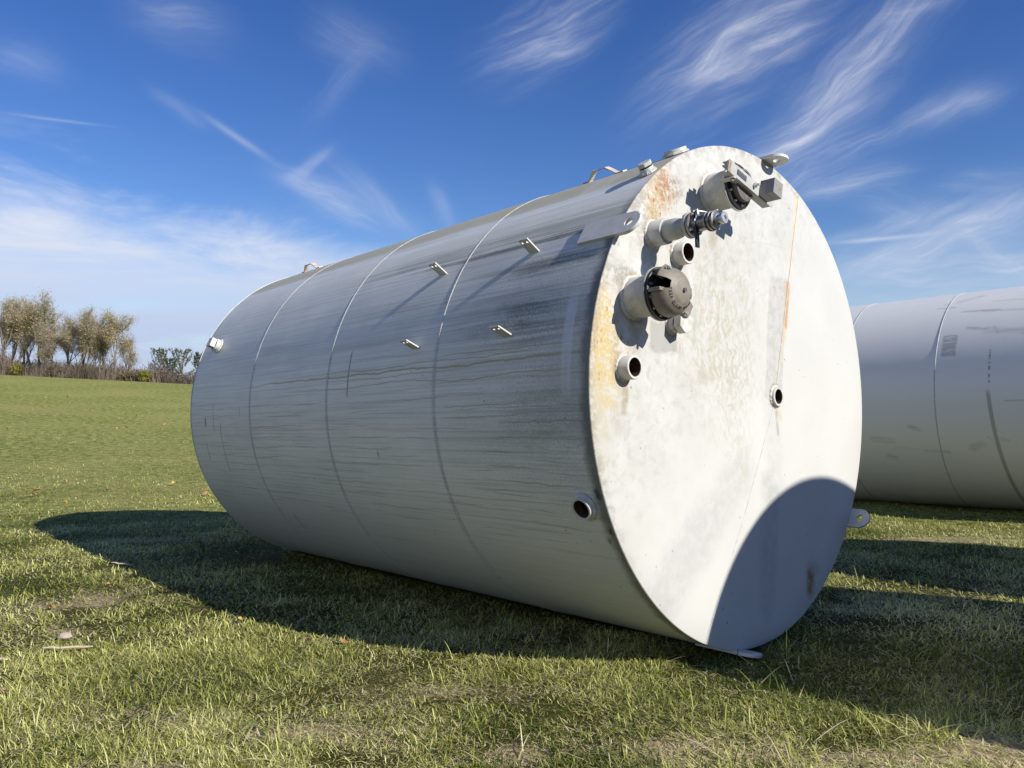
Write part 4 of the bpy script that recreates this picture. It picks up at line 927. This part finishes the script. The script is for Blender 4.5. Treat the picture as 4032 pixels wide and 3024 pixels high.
TREES = [(8, 80, 1196, 40, .03, .7, 'wispy slim tree at the left margin of the picture'), (180, 81, 1262, 40, .1, .5, 'thin bare tree at the right shoulder of the broadest tree'), (258, 80, 1262, 34, -.05, .6, 'thin tree at the left shoulder of the second tree group'), (325, 81, 1230, 36, .02, .7, 'straight thin tree in the middle of the second tree group'), (500, 80, 1330, 46, .1, .6, 'low spreading sapling at the right end of the tall trees'), (-75, 79, 1175, 60, 0, 1.2, 'leafy olive tree at the very left of the tree row'), (22, 78, 1182, 40, 0, 1.0, 'slim tree with its dark trunk at the left edge of the field'), (42, 80, 1186, 34, .05, .9, 'thin bent tree just right of the leftmost slim one'), (68, 78, 1190, 45, 0, 1.1, 'tree forking low into several dark stems'), (118, 78.5, 1176, 75, 0, 1.5, 'thick olive crowned tree left of the broadest tree'),
         (152, 77.5, 1160, 110, .02, 1.9, 'broadest and tallest tree with a hazy half bare crown'), (158, 77, 1292, 55, .75, .5, 'bare tree leaning hard to the right into the gap'),
         (277, 78, 1246, 36, -.03, .9, 'dark stemmed tree at the right side of the gap'), (305, 77.5, 1228, 45, 0, 1.2, 'tall tree with a yellow patch in its crown right of the gap'), (342, 78, 1234, 38, .04, 1.0, 'slender tree with a bare lower trunk and flat top'), (385, 79, 1240, 45, 0, 1.1, 'olive topped tree between two slender ones'), (415, 80, 1262, 40, 0, .6, 'thin hazy tree behind the wide sparse one'), (92, 81, 1186, 48, 0, 1.0, 'slim tree standing behind the thick olive crowned one'), (205, 82, 1318, 40, 0, .4, 'low bare tree filling the gap between the tree groups'), (450, 77.5, 1244, 110, .06, 1.9, 'wide sparse tree at the right end of the tall trees')]
for i, (px, y, tp_, hf, ln, dn, lb) in enumerate(TREES): locust(px, y, tp_, hf, 100 + i, ln, dn, lb)
def pine(px, y, top_px, half, seed, bare, label):
    rg = random.Random(seed); ng = np.random.default_rng(seed)
    x = px_pos(px, y); z0 = float(H0(x, y)); h = 1.35 + (1512 - top_px) / F * y - z0; hw = half / F * y
    t = thing('pine_tree', label, 'tree', Matrix.Translation((x, y, z0 - .05)), 'pines behind the brush')
    mb = MB(); P = []
    mb.tube([(0, 0, 0), (.05, 0, h * .5), (0, 0, h * .97)], [.12, .08, .02], 6)
    for lv in np.linspace(.25 if not bare else .4, .94, 9):
        for k_ in range(4):
            a = rg.uniform(0, 6.28); L = hw * (1.12 - lv * .62) * rg.uniform(.6, 1.1); up = rg.uniform(.7, 1.7) if lv > .5 else rg.uniform(.1, .6)
            p0 = Vector((0, 0, h * lv * .93)); p1 = p0 + Vector((math.cos(a) * L * .6, math.sin(a) * L * .6, L * up * .35)); p2 = p0 + Vector((math.cos(a) * L, math.sin(a) * L, L * up * 1.15))
            if p2.z > h: p2.z = h
            mb.tube([p0, p1, p2], [.03, .02, .008], 3, False)
            for q in range(44 if not bare else 30):
                f = rg.uniform(.3, 1.08); c_ = p0.lerp(p1, min(f * 2, 1)) if f < .5 else p1.lerp(p2, (f - .5) * 2)
                P.append(tuple(c_ + Vector((rg.gauss(0, .055), rg.gauss(0, .055), rg.gauss(.02, .05)))))
    mb.build('trunk', bark, t, None, 40); P = np.array(P); n = len(P)
    c = np.where((vn3(P, .5, seed) < .5)[:, None], np.array([.055, .085, .038]), np.array([.13, .17, .07])) * ng.uniform(.7, 1.3, (n, 1))
    o = cards(P, .085, c, ng, -.6, 'crown', needlem); o.parent = t
pine(632, 80, 1374, 54, 41, True, 'sparse pine with upswept bare limbs, right of the tall trees')
pine(716, 80, 1376, 60, 42, False, 'fuller dark green pine beside the tank end')
pine(668, 82, 1412, 42, 44, False, 'low pine half hidden by brush between two taller pines')
pine(782, 81, 1386, 28, 43, False, 'small pine peeping past the far end of the tank')
# brush under the trees: one tangled mass
ng = np.random.default_rng(3); n = 26000
bx = ng.uniform(-60, 40, n); by = ng.uniform(76.3, 81, n); hgt = (.3 + 3.4 * fbm(bx, by, 2.2, 4, 4)**1.4) * ng.uniform(.35, 1.15, n) * np.where(bx < px_pos(480, 78), 1.0, .82)
bz = H0(bx, by); wd = ng.uniform(.010, .028, n); dx = ng.normal(0, .30, n) * hgt; dy = ng.normal(0, .25, n) * hgt
b0 = np.stack([bx, by, bz - .05], 1); b1 = b0 + np.stack([dx * .35, dy * .35, hgt * .6], 1); b2 = b0 + np.stack([dx, dy, hgt], 1); ox = np.stack([wd, wd * 0, wd * 0], 1)
V = np.stack([b0 - ox, b0 + ox, b1 + ox * .8, b1 - ox * .8, b2 + ox * .3, b2 - ox * .3], 1).reshape(-1, 3); base = np.arange(n)[:, None] * 6
Fq = np.concatenate([base + np.array([[0, 1, 2, 3]]), base + np.array([[3, 2, 4, 5]])], 1).reshape(-1)
pc = np.where((vnoise(bx, by, 2.5, 8) < .5)[:, None], np.array([.17, .135, .11]), np.array([.27, .215, .175])) * ng.uniform(.6, 1.3, (n, 1)); Cs = np.repeat(pc, 6, 0)
nl = 42000; lx = ng.uniform(-60, 40, nl); ly = ng.uniform(76.2, 80.5, nl); lh = (.3 + 3.2 * fbm(lx, ly, 2.2, 4, 4)**1.4) * ng.random(nl) ** .8 * np.where(lx < px_pos(480, 78), 1.0, .82); P = np.stack([lx, ly, H0(lx, ly) + lh], 1)
lc = np.where((vnoise(lx, ly, 1.4, 18) < .45)[:, None], np.array([.12, .10, .045]), np.array([.15, .12, .085])) * ng.uniform(.6, 1.3, (nl, 1))
lc = np.where(((lx > px_pos(480, 78)) & (ng.random(nl) < .8))[:, None], np.array([.16, .12, .10]) * ng.uniform(.6, 1.2, (nl, 1)), lc)
a = ng.normal(0, 1, (nl, 3)); a /= np.linalg.norm(a, axis=1)[:, None]; c = np.cross(a, ng.normal(0, 1, (nl, 3))); c /= np.linalg.norm(c, axis=1)[:, None]; s_ = .085 * ng.uniform(.5, 1.4, nl)[:, None]
V2 = np.stack([P - a * s_, P + c * s_ * .5, P + a * s_, P - c * s_ * .5], 1).reshape(-1, 3)
o = mesh_np('brush_thicket', np.concatenate([V, V2]), np.concatenate([Fq, np.arange(nl * 4) + len(V)]), 4, brushm, np.concatenate([Cs, np.repeat(lc, 4, 0)]))
tag(o, 'tangled grey brown brush along the far edge of the field', None, None, 'stuff')
def bush(px, y, top_px, half, seed, cols, label):
    ng = np.random.default_rng(seed); x = px_pos(px, y); z0 = float(H0(x, y)); h = 1.35 + (1512 - top_px) / F * y - z0; hw = half / F * y
    t = thing('shrub', label, 'shrub', Matrix.Translation((x, y, z0)), 'shrubs at the field edge'); mb = MB()
    for i in range(9):
        a = ng.uniform(0, 6.28); rr = ng.uniform(.2, .9); mb.tube([(0, 0, -.05), (math.cos(a) * hw * .4 * rr, math.sin(a) * hw * .4 * rr, h * .5), (math.cos(a) * hw * rr, math.sin(a) * hw * rr, h * .9)], [.025, .018, .006], 3, False)
    mb.build('stems', bark, t, None, 40); n = 750
    d = ng.normal(0, 1, (n, 3)); d /= np.linalg.norm(d, axis=1)[:, None]; rr = ng.random(n) ** .45
    P = np.stack([d[:, 0] * hw * rr, d[:, 1] * hw * .8 * rr, h * .52 + d[:, 2] * h * .48 * rr], 1); P = P[vn3(P, .35, seed) > .36]
    c = np.where((vn3(P, .5, seed + 1) < .5)[:, None], np.array(cols[0]), np.array(cols[1])) * ng.uniform(.7, 1.3, (len(P), 1))
    o = cards(P, .085, c, ng, 0, 'foliage', leafm); o.parent = t
bush(568, 76.2, 1452, 30, 61, ((.20, .20, .03), (.33, .31, .06)), 'yellow green shrub at the right end of the tall trees')
bush(500, 76.5, 1462, 38, 62, ((.13, .12, .04), (.20, .17, .06)), 'olive brown shrub under the wide sparse tree')
bush(70, 76.4, 1428, 30, 63, ((.15, .14, .03), (.28, .25, .05)), 'yellowish shrub among the leftmost trunks')
bush(215, 77, 1436, 40, 64, ((.12, .11, .04), (.17, .14, .07)), 'dull olive shrub filling the gap in the tall trees')
